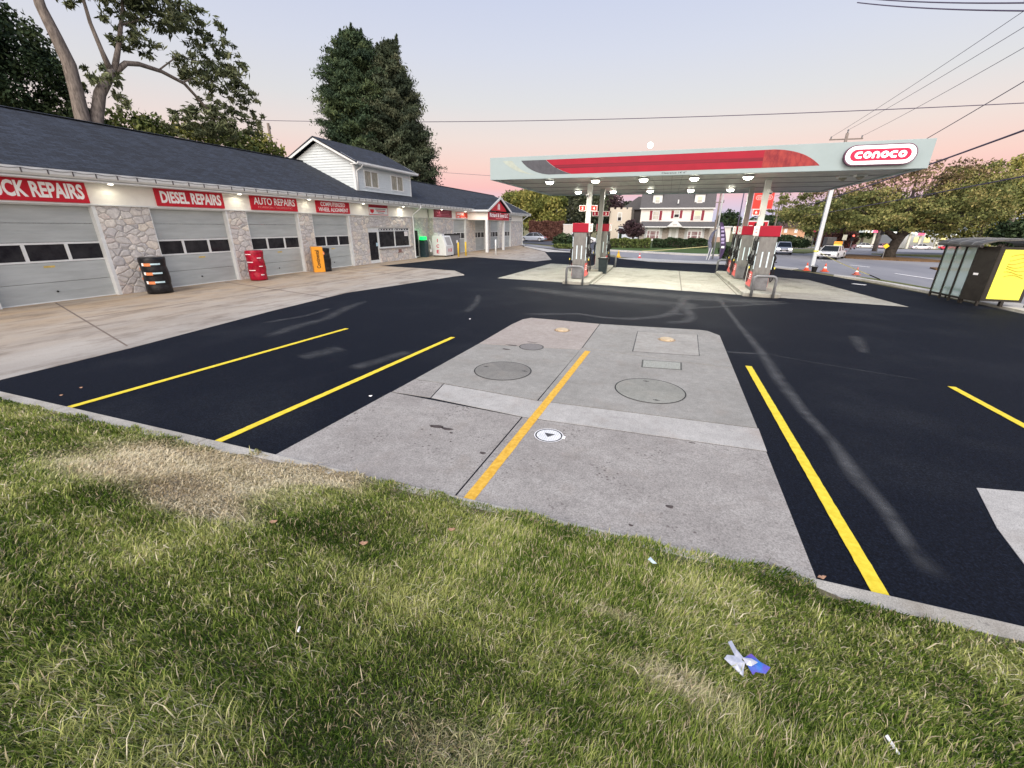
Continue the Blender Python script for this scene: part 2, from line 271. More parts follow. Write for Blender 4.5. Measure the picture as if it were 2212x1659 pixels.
track([(.2,12.2),(.8,12.6),(1.0,13.4),(.9,14.6),(1.1,16.2)],.5,M_TR); track([(.3,14.9),(1,14.9),(2,15.6),(3.3,16.6),(4.6,17.4)],.3,M_TR2,.0045); track([(.2,13.7),(.7,13.7),(1.1,13.6)],.3,M_TR); track([(.6,16.9),(2,17.0),(4.5,17.6)],.5,M_TR2,.005)
track([(-8.59,7.0),(-8.8,8.2),(-8.77,9.2),(-9.36,10.8),(-9.6,12.2)],.45,M_TR2); track([(-9.9,8.2),(-9.6,9.4),(-9.8,10.6)],.3,M_TR2); track([(-5.5,11.5),(-5.9,13.2),(-6.6,15.0)],.3,M_TR2); track([(4.7,8.9),(3.2,9.4),(2.3,9.8)],.05,M_TR2,.005)
track([(-5.2,5.9),(-5.0,6.6),(-4.8,7.3)],.5,M_TR2); track([(-6.6,6.1),(-6.3,7.0)],.5,M_TR2); track([(4.3,10.6),(4.55,11.6),(4.75,12.4)],.35,M_TR2); track([(-6,17.5),(-2,16),(1.5,15.4)],1.6,M_TR2,.0055); track([(-4,19),(0,17.6),(4,17)],1.8,M_TR2,.006)
# kerb strip between lawn and lot
M_KERB = concrete('kerb_concrete',(.36,.34,.29),(.46,.44,.39),.8,(.22,.19,.14),.8,sc=18)
mb = MB(); x = -20.
while x < 13:
    L = 3.0; mb.box(x,x+L-.006,2.80,3.045,-.05,.035+.004*random.random()); x += L
o = mb.obj('kerb', M_KERB, bevel=.012); o['kind'] = 'structure'
# oil spots
mb = MB()
def blob(x,y,rx,ry,n=14):
    a0 = random.random()*6; mb.ext([(x+rx*(1+.25*sin(3*t+a0)+.12*random.uniform(-1,1))*cos(t), y+ry*(1+.2*cos(2*t+a0)+.12*random.uniform(-1,1))*sin(t)) for t in np.linspace(0,2*pi,n,endpoint=False)],'z',.0065,.0085)
for q in ((-2.55,4.36,.10,.04),(-2.40,4.34,.08,.035),(-2.62,4.33,.02,.015),(-2.30,4.26,.025,.018),(-1.72,3.93,.035,.03),(-2.70,4.22,.016,.012),(-2.52,4.12,.012,.01),(.35,3.62,.035,.025),(.02,3.22,.02,.016),(-2.2,4.05,.012,.01),(.62,5.05,.04,.012),(-2.62,8.9,.12,.02),(-2.95,8.5,.13,.03),(-2.98,8.15,.09,.04)): blob(*q)
o = mb.obj('oil_stain', mat('oil_stain',(.07,.055,.05),.6,var=.4,vs=30)); o['kind'] = 'structure'
mb = MB(); blob(-2.15,5.55,.30,.14,20); blob(-1.02,4.30,.06,.04); blob(-1.9,5.45,.2,.08,18)
st = track_mat('x',1) ; bpy.data.materials.remove(st)
# street, sidewalks, medians beyond
sheet('street', [(11.9,3),(11.2,16),(11.1,21),(10.85,24),(10.5,26.8),(9.7,29.5),(8.9,31.8),(7.9,34.4),(6.5,36.2),(4.3,37.2),(1.6,37.2),(-2,38.6),(-5,41),(-11.4,47.5),(-19,57),(-60,95),(-60,104),(-19,62),(-11,52),(-5,48.2),(-1,46.6),(2,45.2),(5,45.6),(9,52),(12.6,61.9),(150,61.9),(150,20),(40,3)], -.02, M_ROAD, .03)
mb = MB(); xs = [8.5,12,16,20,24,32,45,60,80,110,150]; ys = [61.9,70,80,95,110,130,152]; ny = len(ys)
for x in xs:
    for y in ys: mb.v.append((x+(y-61.9)*.13*(1 if x < 30 else 0),y,drop(x+(y-61.9)*.13*(1 if x < 30 else 0),y)-.015))
mb.f = [(i*ny+j,(i+1)*ny+j,(i+1)*ny+j+1,i*ny+j+1) for i in range(len(xs)-1) for j in range(ny-1)]; o = mb.obj('street', M_ROAD); o['kind'] = 'structure'
M_SW = concrete('sidewalk_concrete',(.46,.45,.42),(.57,.56,.52),.2,(.3,.29,.26),.5)
sheet('sidewalk', [(14,3.1),(11.9,3.1),(11.35,16),(11.15,19),(11.05,21.0),(10.6,23.5),(10.3,25.4),(9.9,27.0),(9.1,28.6),(9.3,29.2),(10.3,27.6),(10.75,25.6),(11.1,23.8),(12.2,21),(12.4,16),(12.8,3.1)], .06, M_SW, .1)
sheet('sidewalk', [(-1,34.8),(4.1,34.4),(6.6,33.5),(7.9,32.2),(8.5,33.2),(7.6,34.6),(6.2,36),(4.1,36.9),(1.5,37),(-2.2,38.3),(-3.6,37.4)], .03, M_SW, .06)
sheet('sidewalk', [(-60,95.5),(-19,57.2),(-11.3,47),(-5.3,41.2),(-8.3,43.8),(-11.4,43.5),(-17.2,53.8),(-19,60)], .02, M_SW, .05)
sheet('sidewalk', [(-6,48.6),(-1,46.6),(2.2,45.0),(5,45.0),(5.6,46.2),(2.4,46.4),(-1,47.9),(-6,50)], .10, M_SW, .14)
M_VERGE = mat('verge_grass',(.10,.12,.045),.95,c2=(.17,.19,.075),vs=3,bump=.8,bs=30)
sheet('grass_verge', [(10.0,28.2),(10.45,27.4),(10.95,25.6),(11.35,23.4),(11.15,23.5),(10.7,25.4),(10.2,27.2)], .09, M_VERGE, .1)
sheet('far_parking', [(-60,104),(-19,64),(-12,56.5),(-12.2,52.8),(-9,49.9),(-6,50.2),(-6.3,62),(-7,85),(-40,110)], -.005, mat('car_park_asphalt',(.075,.08,.095),.85,var=.2,vs=40), .02)
M_LEAFLIT = mat('leaf_litter',(.10,.06,.03),.95,c2=(.22,.13,.06),vs=6,bump=.8,bs=30)
for nm,p,m in (('median',[(15.6,47.2),(17,46.4),(19.3,45.3),(23,44.9),(22,48),(20,51.5),(17.9,53.6),(16,50.5)],M_LEAFLIT),('median',[(12.2,55),(15.5,65),(17.2,63),(16.4,58),(14,54)],M_VERGE),('median',[(20.7,56.2),(26,56.8),(32,57),(32,53.5),(25,53)],M_VERGE),('median',[(17.1,36.2),(17.4,37.6),(24,38.5),(24,36)],M_LEAFLIT)): sheet(nm, p, .07, m, .12)
for p in ([(12.95,38.2),(13.6,36.8),(13.75,36.9),(13.1,38.3)],[(13.2,32),(13.9,28.5),(14.05,28.6),(13.35,32.1)],[(14.6,24),(14.9,20.5),(15.05,20.5),(14.75,24)],[(8.75,24.95),(9.15,24.55),(9.3,24.75),(8.9,25.1)]): sheet('lane_marking', p, .004 if p[0][0] > 10 else .006, M_LETTER, .01)
# lawn berm
def lz(y): 
    t = max(0.,min(1.,(2.9-y)/2.9)); return .035+.915*t**1.05
mb = MB(); xs = np.linspace(-22,14,145); ys = list(np.linspace(2.93,-.6,30))+[-3,-12]
hb = lambda x,y: .012*sin(3.1*x+1.3*y)+.01*sin(7*x-4*y)+.012*sin(5*y+2*x)
for x in xs:
    for i,y in enumerate(ys):
        e = (.015*sin(2.3*x)+.012*sin(5.1*x+1)+(.11 if -4.3 < x < 1.3 else (.03 if x > 1.3 else -.02))) if i == 0 else 0
        mb.v.append((x,y+e,lz(y)+(hb(x,y) if i > 1 else 0)-.01))
n = len(ys); mb.f = [(i*n+j,i*n+j+1,(i+1)*n+j+1,(i+1)*n+j) for i in range(len(xs)-1) for j in range(n-1)]
a = NT('lawn_soil'); ms = a.n('ShaderNodeMapping', i_0=a.tc.outputs['Object']); ms.inputs['Location'].default_value = (3.4,-3.6,0); ms.inputs['Scale'].default_value = (.83,1.55,.01); ln = a.n('ShaderNodeVectorMath', operation='LENGTH', i_0=ms.outputs[0]); sm = a.ramp(ln.outputs['Value'],[(.75,W3(1)),(1.0,W3(0))]); a.col(a.mix(sm,a.mix(a.ramp(a.noise(2.2,5),[(.42,W3(0)),(.6,W3(1))]), a.ramp(a.noise(110,4),[(.3,(.02,.035,.01)),(.7,(.19,.21,.07))]), a.ramp(a.noise(90,3),[(.3,(.10,.08,.045)),(.7,(.25,.21,.13))])), a.ramp(a.noise(120,4,a.mapv((1,3,1))),[(.3,(.26,.21,.14)),(.7,(.56,.47,.35))]))); a.b.inputs['Roughness'].default_value = .95; a.bump(a.noise(80,4),.8,.02)
o = mb.obj('lawn', a.m, fixn=False); o['kind'] = 'structure'
# ================================================================ repair garage
GR = thing('repair_garage','long single-storey stone garage with dark shingle roof, grey roll-up doors and white dormer','garage',(-18.7,2,0))
F = -18.7; D = -18.9
for a0,a1 in ((2,2.6),(5.7,6.75),(9.95,11.62),(14.80,15.72),(18.87,19.80)): MB().box(F-.6,F,a0,a1,0,3.04).obj('stone_pillar', M_STONE, GR)
mb = MB(); mb.box(F-.6,F,22.92,24.56,0,3.04).box(F-.6,F,24.56,29.66,2.33,3.04).box(F-.6,F,25.72,29.66,0,.93).box(F-.6,F,29.66,30.2,0,3.04)
mb.box(-20,-19.2,30.2,30.7,0,3.04).box(-20,-19.2,30.7,31.75,2.15,3.04).box(-20,-19.2,31.75,33.3,0,3.04)
for a0,a1 in ((33.3,37.0),(39.75,41.9),(44.7,46.1),(48.85,50.2),(53.0,57.5)): mb.box(F-.6,F,a0,a1,0,3.04)
mb.box(-28.2,-19.3,57.3,57.5,0,3.9).box(-28.2,-19.3,2,2.2,0,3.9).box(-28.2,-28,2.2,57.3,0,3.9)
mb.obj('stone_wall', M_STONE, GR)
mb = MB(); mb.box(-27.9,-19.45,2.3,57.2,3.0,3.05); mb.obj('ceiling', mat('dark_interior',(.02,.02,.02),.9,var=.2), GR)
mb = MB(); mb.box(F-.4,F+.035,2,30.22,3.045,3.72).box(-19.5,-19.16,30.22,33.28,3.045,3.72).box(F-.4,F+.035,33.28,57.52,3.045,3.72)
hd = mb.obj('header_panel', M_CREAM, GR)
mb = MB(); mb.box(F-.42,F+.06,2,30.23,3.03,3.075).box(F-.42,F+.06,33.27,57.54,3.03,3.075); mb.obj('header_trim', M_WHITE, hd)
mb = MB(); mb.box(F-.6,-18.02,1.6,58.9,3.722,3.76).box(-18.14,-18.06,1.6,58.9,3.762,3.93); mb.obj('eave_soffit', M_WHITE, GR)
def gutter(y0,y1,x=-18.05):
    pr = [(x,3.80),(x+.07,3.79),(x+.13,3.86),(x+.15,4.0),(x+.13,4.0),(x+.11,3.87),(x+.06,3.815),(x+.012,3.82),(x+.012,4.0),(x,4.0)]
    return MB().ext(pr,'y',y0,y1)
g = gutter(1.6,58.95).obj('gutter', M_WHITE, GR)
mb = MB(); y = 2.; dd = 0
while y < 58:
    mb.box(-17.90,-17.885,y,y+.03,3.83,3.97); pts = [(-17.885,y+k*.12,3.965-.035*sin(pi*k/5)) for k in range(6)]; mb.tube(pts,.008,5,False); y += .6
mb.obj('light_string', mat('cable_grey',(.10,.095,.10),.7,var=.2), g)
def downspout(y, x=-17.95):
    return MB().tube([(x,y,3.86),(x,y,3.70),(x-.12,y-.03,3.60),(-18.50,y-.10,3.28),(-18.61,y-.12,3.18),(-18.61,y-.12,2.9),(-18.61,y-.12,.35),(-18.61,y-.12,.12),(-18.50,y-.12,.05)],.055,8).obj('downspout', M_WHITE, GR, smooth=True)
downspout(30.15); downspout(57.5)
# roof
RZ = 6.38; RX = -23.4
def roofz(x): return 3.99+(RZ-3.99)*(x+18.0)/(RX+18.0)
mb = MB(); mb.ext([(-17.98,3.98),(RX,RZ),(-28.8,3.98),(-28.8,3.88),(RX,RZ-.12),(-17.98,3.90)],'y',1.5,59.0)
rf = mb.obj('roof', M_SHING, GR)
mb = MB().ext([(RX-.12,RZ+.015),(RX,RZ+.05),(RX+.12,RZ+.015),(RX,RZ-.03)],'y',1.5,59.0); mb.obj('ridge_cap', M_SHING, rf)
for y0 in (57.3,2.0): MB().ext([(F-.02,3.72),(RX,6.18),(-28.2,3.72)],'y',y0,y0+.2).obj('gable_wall', M_SIDING, GR)
mb = MB()
for y0 in (58.8,):
    mb.ext([(-17.96,3.70),(-17.96,3.99),(RX,RZ+.01),(RX,RZ-.25)],'y',59.0,59.04)
mb.obj('rake_board', M_WHITE, GR)
# dormer
DY0, DY1, DX, RDX, RDZ = 24.65, 31.12, -19.3, -21.95, 7.44
mb = MB()
def side_rows(y0,y1,front):
    z = 4.4
    while z < 7.4:
        z1 = min(z+.155,7.4); poly = []
        for zz in (z,z1):
            fx = DX if zz <= 6.12 else DX-(zz-6.12)*(DX-RDX)/(RDZ-6.12); bx = 2*RDX-fx if zz > 6.12 else -24.6
            poly.append((fx, bx))
        s = -1 if front else 1; yb = y0+s*.03
        # bottom edge proud of the wall; hidden part simply sinks below the roof plane
        a0,b0 = poly[0]; a1,b1 = poly[1]
        mb.add([(a0,yb,z),(b0,yb,z),(b1,y0,z1),(a1,y0,z1),(a0,y0-s*.05,z),(b0,y0-s*.05,z),(b1,y0-s*.05,z1),(a1,y0-s*.05,z1)],[(0,1,2,3),(4,5,1,0),(7,6,5,4)]); z = z1
side_rows(DY0,DY0,True); side_rows(DY1,DY1,False)
z = 4.42
while z < 6.1:
    z1 = min(z+.155,6.12)
    for a0,a1,l,h in ((DY0,25.50,4,7),(27.05,28.52,4,7),(30.08,DY1,4,7),(25.50,27.05,4,4.80),(25.50,27.05,5.86,7),(28.52,30.08,4,4.80),(28.52,30.08,5.86,7)):
        za = max(z,l); zb = min(z1,h)
        if zb-za > .005: mb.add([(DX+.03,a0,za),(DX+.03,a1,za),(DX,a1,zb),(DX,a0,zb),(DX-.05,a0,za),(DX-.05,a1,za),(DX-.05,a1,zb),(DX-.05,a0,zb)],[(0,1,2,3),(4,5,1,0),(7,6,5,4)])
    z = z1
dm = mb.obj('dormer', M_SIDING, GR)
mb = MB(); mb.box(DX-.02,DX+.03,DY0-.03,DY0+.10,4.40,6.12).box(DX-.02,DX+.03,DY1-.10,DY1+.03,4.40,6.12).box(DX-.12,DX+.02,DY0-.035,DY0-.002,4.45,6.12)
for y0,y1 in ((DY0-.34,DY0-.30),(DY1+.30,DY1+.34)):
    mb.ext([(-18.90,6.02),(RDX,RDZ+.03),(-25.0,6.02),(-25.0,6.22),(RDX,RDZ+.26),(-18.90,6.22)],'y',y0,y1)
mb.ext([(-18.92,6.03),(-18.92,6.08),(-19.34,6.08),(-19.34,6.03)],'y',DY0-.30,DY1+.30); mb.ext([(-18.94,6.08),(-18.92,6.2),(-18.90,6.2),(-18.90,6.03),(-18.94,6.03)],'y',DY0-.30,DY1+.30)
mb.obj('dormer_trim', M_WHITE, dm)
MB().ext([(-18.88,6.205),(RDX,RDZ+.27),(-25.02,6.205),(-25.02,6.16),(RDX,RDZ+.18),(-18.88,6.13)],'y',DY0-.36,DY1+.40).obj('dormer_roof', M_SHING, dm)
MB().ext([(-18.90,6.02),(-18.84,6.02),(-18.78,6.08),(-18.77,6.19),(-18.79,6.19),(-18.81,6.09),(-18.85,6.05),(-18.90,6.05)],'y',DY0-.30,DY1+.42).obj('dormer_gutter', M_WHITE, dm)
MB().tube([(-18.83,DY0+.25,6.05),(-18.90,DY0+.2,5.92),(-19.22,DY0+.12,5.70),(-19.24,DY0+.12,4.55)],.045,8).obj('dormer_downspout', M_WHITE, dm, smooth=True)
def framed(parent,name,X,y0,y1,z0,z1,t,m,mull=(),pm=None,cx=.04):
    mb = MB(); mb.box(X-.05,X+cx,y0,y1,z0,z0+t).box(X-.05,X+cx,y0,y1,z1-t,z1).box(X-.05,X+cx,y0,y0+t,z0+t,z1-t).box(X-.05,X+cx,y1-t,y1,z0+t,z1-t)
    for q in mull: mb.box(X-.05,X+cx,q-t/2,q+t/2,z0+t,z1-t)
    f = mb.obj(name, m, parent); ed = [y0+t/2]+list(mull)+[y1-t/2]
    MB().box(X-.02,X-.005,y0+t,y1-t,z0+t,z1-t).obj(name.replace('frame','pane') if 'frame' in name else 'pane', pm, parent)
    return f
framed(dm,'window_frame',DX+.0,25.50,27.05,4.80,5.86,.075,M_WHITE,(26.27,),M_GLASSG)
framed(dm,'window_frame',DX+.0,28.52,30.08,4.80,5.86,.075,M_WHITE,(29.3,),M_GLASSG)
# roll-up doors
def rollup(y0,y1,half=False,sticker=None):
    mb = MB(); z = .03; hs = [.60,.62,.62,.58,.60]; xs = []
    for i,h in enumerate(hs):
        if i != 2:
            mb.box(D-.04,D,y0,y1,z+.006,z+h-.006)
            for k in (1,): mb.box(D,D+.006,y0+.02,y1-.02,z+h*.5-.012,z+h*.5+.012)
        else: zz = z
        z += h
    d = mb.obj('garage_door', M_DOORG, GR)
    MB().box(D-.06,D+.012,y0,y1,.0,.04).obj('bottom_seal', M_WHITE, d)
    w3 = (y1-y0)/3; t = .07
    mb = MB(); mb.box(D-.04,D+.012,y0,y1,zz+.005,zz+.06).box(D-.04,D+.012,y0,y1,zz+.555,zz+.615)
    for q in (y0+.04,y0+w3,y0+2*w3,y1-.04): mb.box(D-.04,D+.0115,q-.045,q+.045,zz+.06,zz+.555)
    mb.obj('window_frame', M_WHITE, d)
    for k in range(3): MB().box(D-.03,D-.015,y0+k*w3+.04,y0+(k+1)*w3-.04,zz+.06,zz+.555).obj('window_pane', M_GLASSD, d)
    if sticker: MB().box(D+.0,D+.004,sticker,sticker+.28,zz-.16,zz-.10).obj('warning_sticker', mat('sticker_yellow',(.6,.45,.12),.6,var=.2), d)
    MB().cyl((D,(y0+y1)/2-.1,.33),(D+.03,(y0+y1)/2-.1,.33),.028).obj('lock', M_BLK, d)
    MB().box(F-.25,F-.005,y1-.13,y1+.02,0,3.04).box(F-.25,F-.005,y0-.02,y0+.03,0,3.04).box(F-.25,F-.02,y0+.03,y1-.10,2.99,3.04).obj('door_jamb', M_WHITE, GR)
    return d
rollup(2.65,5.68); rollup(6.77,9.97,sticker=8.15); rollup(11.62,14.85,sticker=13.2); rollup(15.72,18.92,sticker=17.3); rollup(19.80,22.95,sticker=21.2)
for y0,y1 in ((37.02,39.80),(41.92,44.75),(46.12,48.9),(50.22,53.05)): rollup(y0,y1)
# office door and shop window
framed(GR,'door_frame',F-.12,24.58,25.72,.0,2.33,.09,M_WHITE,(),M_GLASSD)
MB().box(F-.13,F-.085,24.67,25.63,.09,.20).obj('door_rail', M_WHITE, GR); MB().box(F-.13,F-.086,24.67,25.63,2.0,2.24).obj('door_rail', M_WHITE, GR)
MB().box(F-.075,F-.07,25.38,25.60,1.10,1.32).obj('door_sticker', mat('pale_blue',(.45,.62,.72),.5,var=.1), GR)
framed(GR,'shop_window_frame',F-.12,25.72,29.66,.93,2.33,.09,M_WHITE,(27.68,),M_GLASSD)
mb = MB().box(F-.13,F-.085,25.81,27.635,2.05,2.11).box(F-.13,F-.085,27.725,29.57,2.05,2.11)
x = 25.9
while x < 29.4:
    if not 27.5 < x < 27.75: mb.box(F-.10,F-.095,x,x+.12+.1*random.random(),2.135,2.20)
    x += .32
mb.obj('window_transom', M_WHITE, GR)
mb = MB()
for z,y0,y1 in ((1.75,25.95,27.3),(1.50,25.95,27.2),(1.27,25.95,27.3),(1.62,27.8,29.0),(1.35,27.9,29.3)): mb.box(F-.34,F-.16,y0,y1,z,z+.03)
for k in range(26):
    y = random.uniform(25.95,29.1); z = random.choice((1.78,1.53,1.30,1.03)); 
    if 27.45 < y < 27.8: continue
    mb.box(F-.32,F-.18,y,y+random.uniform(.06,.2),z,z+random.uniform(.08,.17))
mb.obj('shelf_stock', mat('dim_goods',(.10,.10,.095),.8,c2=(.03,.03,.04),vs=5), GR)
o = MB().box(F-.104,F-.098,28.98,29.44,1.70,2.02).obj('paper_notice', M_LETTER, GR)
mb = MB(); [mb.box(F-.098,F-.096,29.03,29.38,z,z+.022) for z in (1.95,1.88,1.82,1.76)]; mb.obj('notice_text', mat('grey_print',(.35,.25,.25),.7,var=.1), o)
MB().box(F-.05,F+.07,25.66,29.75,.86,.93).obj('window_sill', mat('stone_sill',(.27,.25,.24),.9,var=.2), GR)
MB().box(F-.01,F+.03,27.9,28.25,.60,.80).box(F,F+.05,27.8,28.45,.56,.60).obj('wall_vent', mat('rusty_vent',(.25,.15,.13),.8,var=.2), GR)
framed(GR,'door_frame',-19.28,30.70,31.75,.0,2.15,.08,M_WHITE,(),M_GLASSD)
# eave lamps that wash the header panels
E_LAMP = mat('lamp_glow',(1,.95,.8),.5,emis=(1,.93,.72),es=7)
for y,p in ((10.4,5),(15.3,6),(19.4,4),(23.9,3),(28.4,15),(34.2,3),(38.9,9),(41.2,7),(49,4)):
    MB().cyl((-18.33,y,3.722),(-18.33,y,3.70),.07).obj('eave_lamp', E_LAMP, GR)
    l = bpy.data.lights.new('eave_light','AREA'); l.shape = 'DISK'; l.size = .12; l.energy = p; l.color = (1,.93,.74)
    lo = bpy.data.objects.new('eave_light', l); COL.objects.link(lo); lo.location = (-18.33,y,3.695); lo.rotation_euler = (0,radians(-12),0)
# porch with gable
PX = -16.5; PY = 42.9
mb = MB(); mb.box(PX-.12,PX,40.0,45.8,3.0,3.70).box(F+.04,PX-.12,40.0,40.12,3.0,3.70).box(F+.04,PX-.12,45.68,45.8,3.0,3.70).box(F+.04,PX-.12,40.12,45.68,3.60,3.66); pb = mb.obj('porch_beam', M_CREAM, GR)
mb = MB(); mb.box(PX-.26,PX-.03,39.98,40.22,0,3.0).obj('porch_post', M_WHITE, GR); MB().box(PX-.26,PX-.03,44.6,44.84,0,3.0).obj('porch_post', M_WHITE, GR)
MB().ext([(39.75,3.86),(PY,5.12),(46.05,3.86),(46.05,3.76),(PY,4.99),(39.75,3.76)],'x',-21.2,PX+.22).obj('porch_roof', M_SHING, GR)
MB().ext([(39.62,3.72),(39.62,3.92),(PY,5.22),(46.18,3.92),(46.18,3.72),(PY,4.98)],'x',PX+.22,PX+.27).obj('porch_rake_board', M_WHITE, GR)
MB().box(F+.5,PX+.25,39.62,39.75,3.74,3.9).obj('porch_gutter', M_WHITE, GR)
# ---------------------------------------------------------------- signs (one thing each)
def sign(name,label,y0,y1,z0,z1,X=F+.04,m=None,border=None,lines=(),group=None,th=.05):
    s = thing(name,label,'sign',(X,(y0+y1)/2,z0),0,group)
    MB().box(X,X+th,y0,y1,z0,z1).obj('board', m or M_RED, s)
    if border: 
        b = .035; MB().box(X+th,X+th+.004,y0,y1,z1-b,z1).box(X+th,X+th+.004,y0,y1,z0,z0+b).box(X+th,X+th+.004,y0,y0+b,z0+b,z1-b).box(X+th,X+th+.004,y1-b,y1,z0+b,z1-b).obj('border', border, s)
    for t,a0,a1,b0,b1,mm in lines:
        mb = MB(); lettering(mb,t,(X+th+.001,a0,b0),(0,1,0),(0,0,1),a1-a0,b1-b0,.008,.035 if len(t) < 12 or t.startswith(('TRUCK','DIESEL')) else .012); mb.obj('lettering', mm, s)
    return s
FADE = mat('faded_lettering',(.80,.22,.22),.6,var=.1)
sign('banner_sign','red banner reading TRUCK REPAIRS above the nearest garage door',6.95,9.80,3.09,3.745,lines=[('TRUCK REPAIRS',7.05,9.70,3.2,3.66,M_LETTER)])
sign('banner_sign','red banner reading DIESEL REPAIRS above the second garage door',11.93,14.68,3.10,3.74,lines=[('DIESEL REPAIRS',12.1,14.55,3.21,3.64,M_LETTER)])
sign('banner_sign','red banner reading AUTO REPAIRS with a faded lower line',16.03,18.80,3.10,3.73,lines=[('AUTO REPAIRS',16.2,18.65,3.34,3.66,M_LETTER),('FOREIGN / DOMESTIC',16.4,18.45,3.19,3.28,FADE)])
sign('banner_sign','red banner reading COMPUTERIZED WHEEL ALIGNMENT',20.15,22.90,3.10,3.73,lines=[('COMPUTERIZED',20.5,22.5,3.45,3.67,M_LETTER),('WHEEL ALIGNMENT',20.3,22.75,3.17,3.38,M_LETTER)])
s = sign('notice_sign','white sign with red frame and small shield above the office door',24.75,26.85,3.10,3.72,m=M_WHITE,border=M_RED)
MB().box(F+.09,F+.093,24.8,26.8,3.55,3.68).obj('red_band', M_RED2, s)
MB().ext([(24.90,3.44),(25.28,3.44),(25.28,3.28),(25.09,3.19),(24.90,3.28)],'x',F+.09,F+.095).obj('shield', M_RED, s)
mb = MB(); mb.box(F+.09,F+.094,25.45,26.6,3.44,3.48).box(F+.09,F+.094,25.7,26.35,3.21,3.26); mb.obj('small_print', mat('dark_print',(.18,.16,.16),.6,var=.1), s)
MB().box(F+.09,F+.094,25.55,26.5,3.32,3.38).obj('small_print', M_RED, s)
s = sign('notice_sign','dark red sign with pale pink lines above the stone recess',33.4,36.6,3.12,3.74,m=mat('maroon',(.22,.015,.035),.5,var=.1))
mb = MB(); [mb.box(F+.09,F+.094,a,b,z,z+.045) for z,a,b in ((3.58,33.7,36.2),(3.47,33.9,36.0),(3.35,34.1,36.0),(3.22,33.8,36.3))]; mb.obj('small_print', mat('dusty_pink',(.50,.16,.22),.6,var=.1), s)
s = sign('notice_sign','bright red and white sign above the far roll-up door',37.5,40.0,3.10,3.66,m=mat('orange_red',(.72,.07,.04),.5,var=.05),border=M_LETTER)
mb = MB(); [mb.box(F+.09,F+.094,37.7+k*.2,37.82+k*.2,3.38,3.56) for k in range(7)]; mb.box(F+.09,F+.094,37.7,38.1,3.2,3.26).box(F+.09,F+.094,38.5,39.6,3.2,3.23); mb.obj('small_print', M_LETTER, s)
s = thing('gable_sign','red triangular sign with two pale stripes in the porch gable','sign',(PX+.03,PY,3.9))
MB().ext([(40.75,3.86),(41.0,4.10),(PY,4.92),(44.8,4.10),(45.05,3.86)],'x',PX+.03,PX+.06).obj('board', M_RED, s)
mb = MB(); mb.ext([(42.55,4.0),(42.72,4.0),(42.78,4.45),(42.70,4.60),(42.58,4.4)],'x',PX+.06,PX+.065).ext([(42.95,4.0),(43.12,4.0),(43.12,4.45),(42.98,4.6),(42.9,4.4)],'x',PX+.06,PX+.065); mb.obj('emblem', M_LETTER, s)
s = sign('name_sign','red name board reading Richard & Sons LLC below the porch gable',40.05,45.9,3.02,3.72,X=PX+.005,m=M_RED2,border=M_RED,lines=[('Richard & Sons LLC',40.4,45.6,3.28,3.66,M_LETTER)])
MB().box(PX+.055,PX+.06,42.0,44.0,3.12,3.20).obj('small_print', FADE, s)
s = sign('striped_sign','small black sign with white stripes right of the porch',50.6,52.9,3.1,3.66,m=M_BLK)
mb = MB(); [mb.box(F+.09,F+.094,50.65,52.85,z,z+.07) for z in (3.13,3.30,3.47,3.59)]; mb.obj('stripe', M_LETTER, s)
# ---------------------------------------------------------------- things along the garage front
a = thing('ice_merchandiser','white ice freezer with red ICE lettering beside yellow bollards','freezer',(-17.85,33.2,0))
x0,x1,y0,y1 = -18.5,-17.22,32.55,33.95
MB().ext([(x0,.10),(x1,.10),(x1,.82),(x1-.30,1.66),(x0,1.66)],'y',y0,y1).obj('cabinet', mat('freezer_white',(.66,.68,.69),.4,var=.05,vs=4), a, bevel=.02)
n = Vector((.84,0,.30)).normalized()
def slant(t,off): p = Vector((x1,0,.82)).lerp(Vector((x1-.30,0,1.66)),t)+n*off; return (p.x,p.z)
MB().ext([slant(.05,.0),slant(.05,.03),slant(.93,.03),slant(.93,0)],'y',y0+.12,y1-.12).obj('door_frame', M_WHITE, a)
MB().ext([slant(.12,.03),slant(.12,.036),slant(.86,.036),slant(.86,.03)],'y',y0+.28,y1-.28).obj('door_panel', mat('ice_door_grey',(.34,.34,.34),.4,var=.1), a)
M_ICER = mat('ice_letter_red',(.50,.01,.05),.5,var=.05)
mb = MB()
for ch,z in (('I',1.16),('C',.72),('E',.27)): lettering(mb,ch,(-17.98-(.03 if ch=='I' else .11),y0-.001,z),(1,0,0),(0,0,1),.07 if ch=='I' else .24,.27,.008,.03)
mb.obj('lettering', M_ICER, a); mb = MB()
for ch,y in (('I',33.0),('C',33.2),('E',33.46)): lettering(mb,ch,(x1+.001,y,.40),(0,1,0),(0,0,1),.06 if ch=='I' else .17,.25,.008,.03)
mb.obj('lettering', M_ICER, a)
mb = MB(); [mb.box(x,x+.12,y,y+.12,0,.10) for x in (x0+.05,x1-.2) for y in (y0+.05,y1-.2)]; mb.obj('feet', M_BLK, a)
MB().box(x0+.1,x0+.5,y0+.2,y0+.6,1.66,1.9).box(x0+.55,x0+.8,y0+.3,y0+.7,1.66,1.82).obj('compressor_box', mat('pale_box',(.55,.56,.56),.6,var=.1), a)
a = thing('propane_locker','dark grey metal locker standing just behind the ice freezer','locker',(-18.1,35,0))
MB().box(-18.5,-17.7,34.2,36.2,.08,1.68).obj('cabinet', M_GREYP, a, bevel=.02); MB().box(-18.55,-17.66,34.15,36.25,1.69,1.77).obj('lid', M_BLK, a); MB().box(-17.7,-17.68,35.5,35.75,1.0,1.25).obj('label_plate', M_LETTER, a)
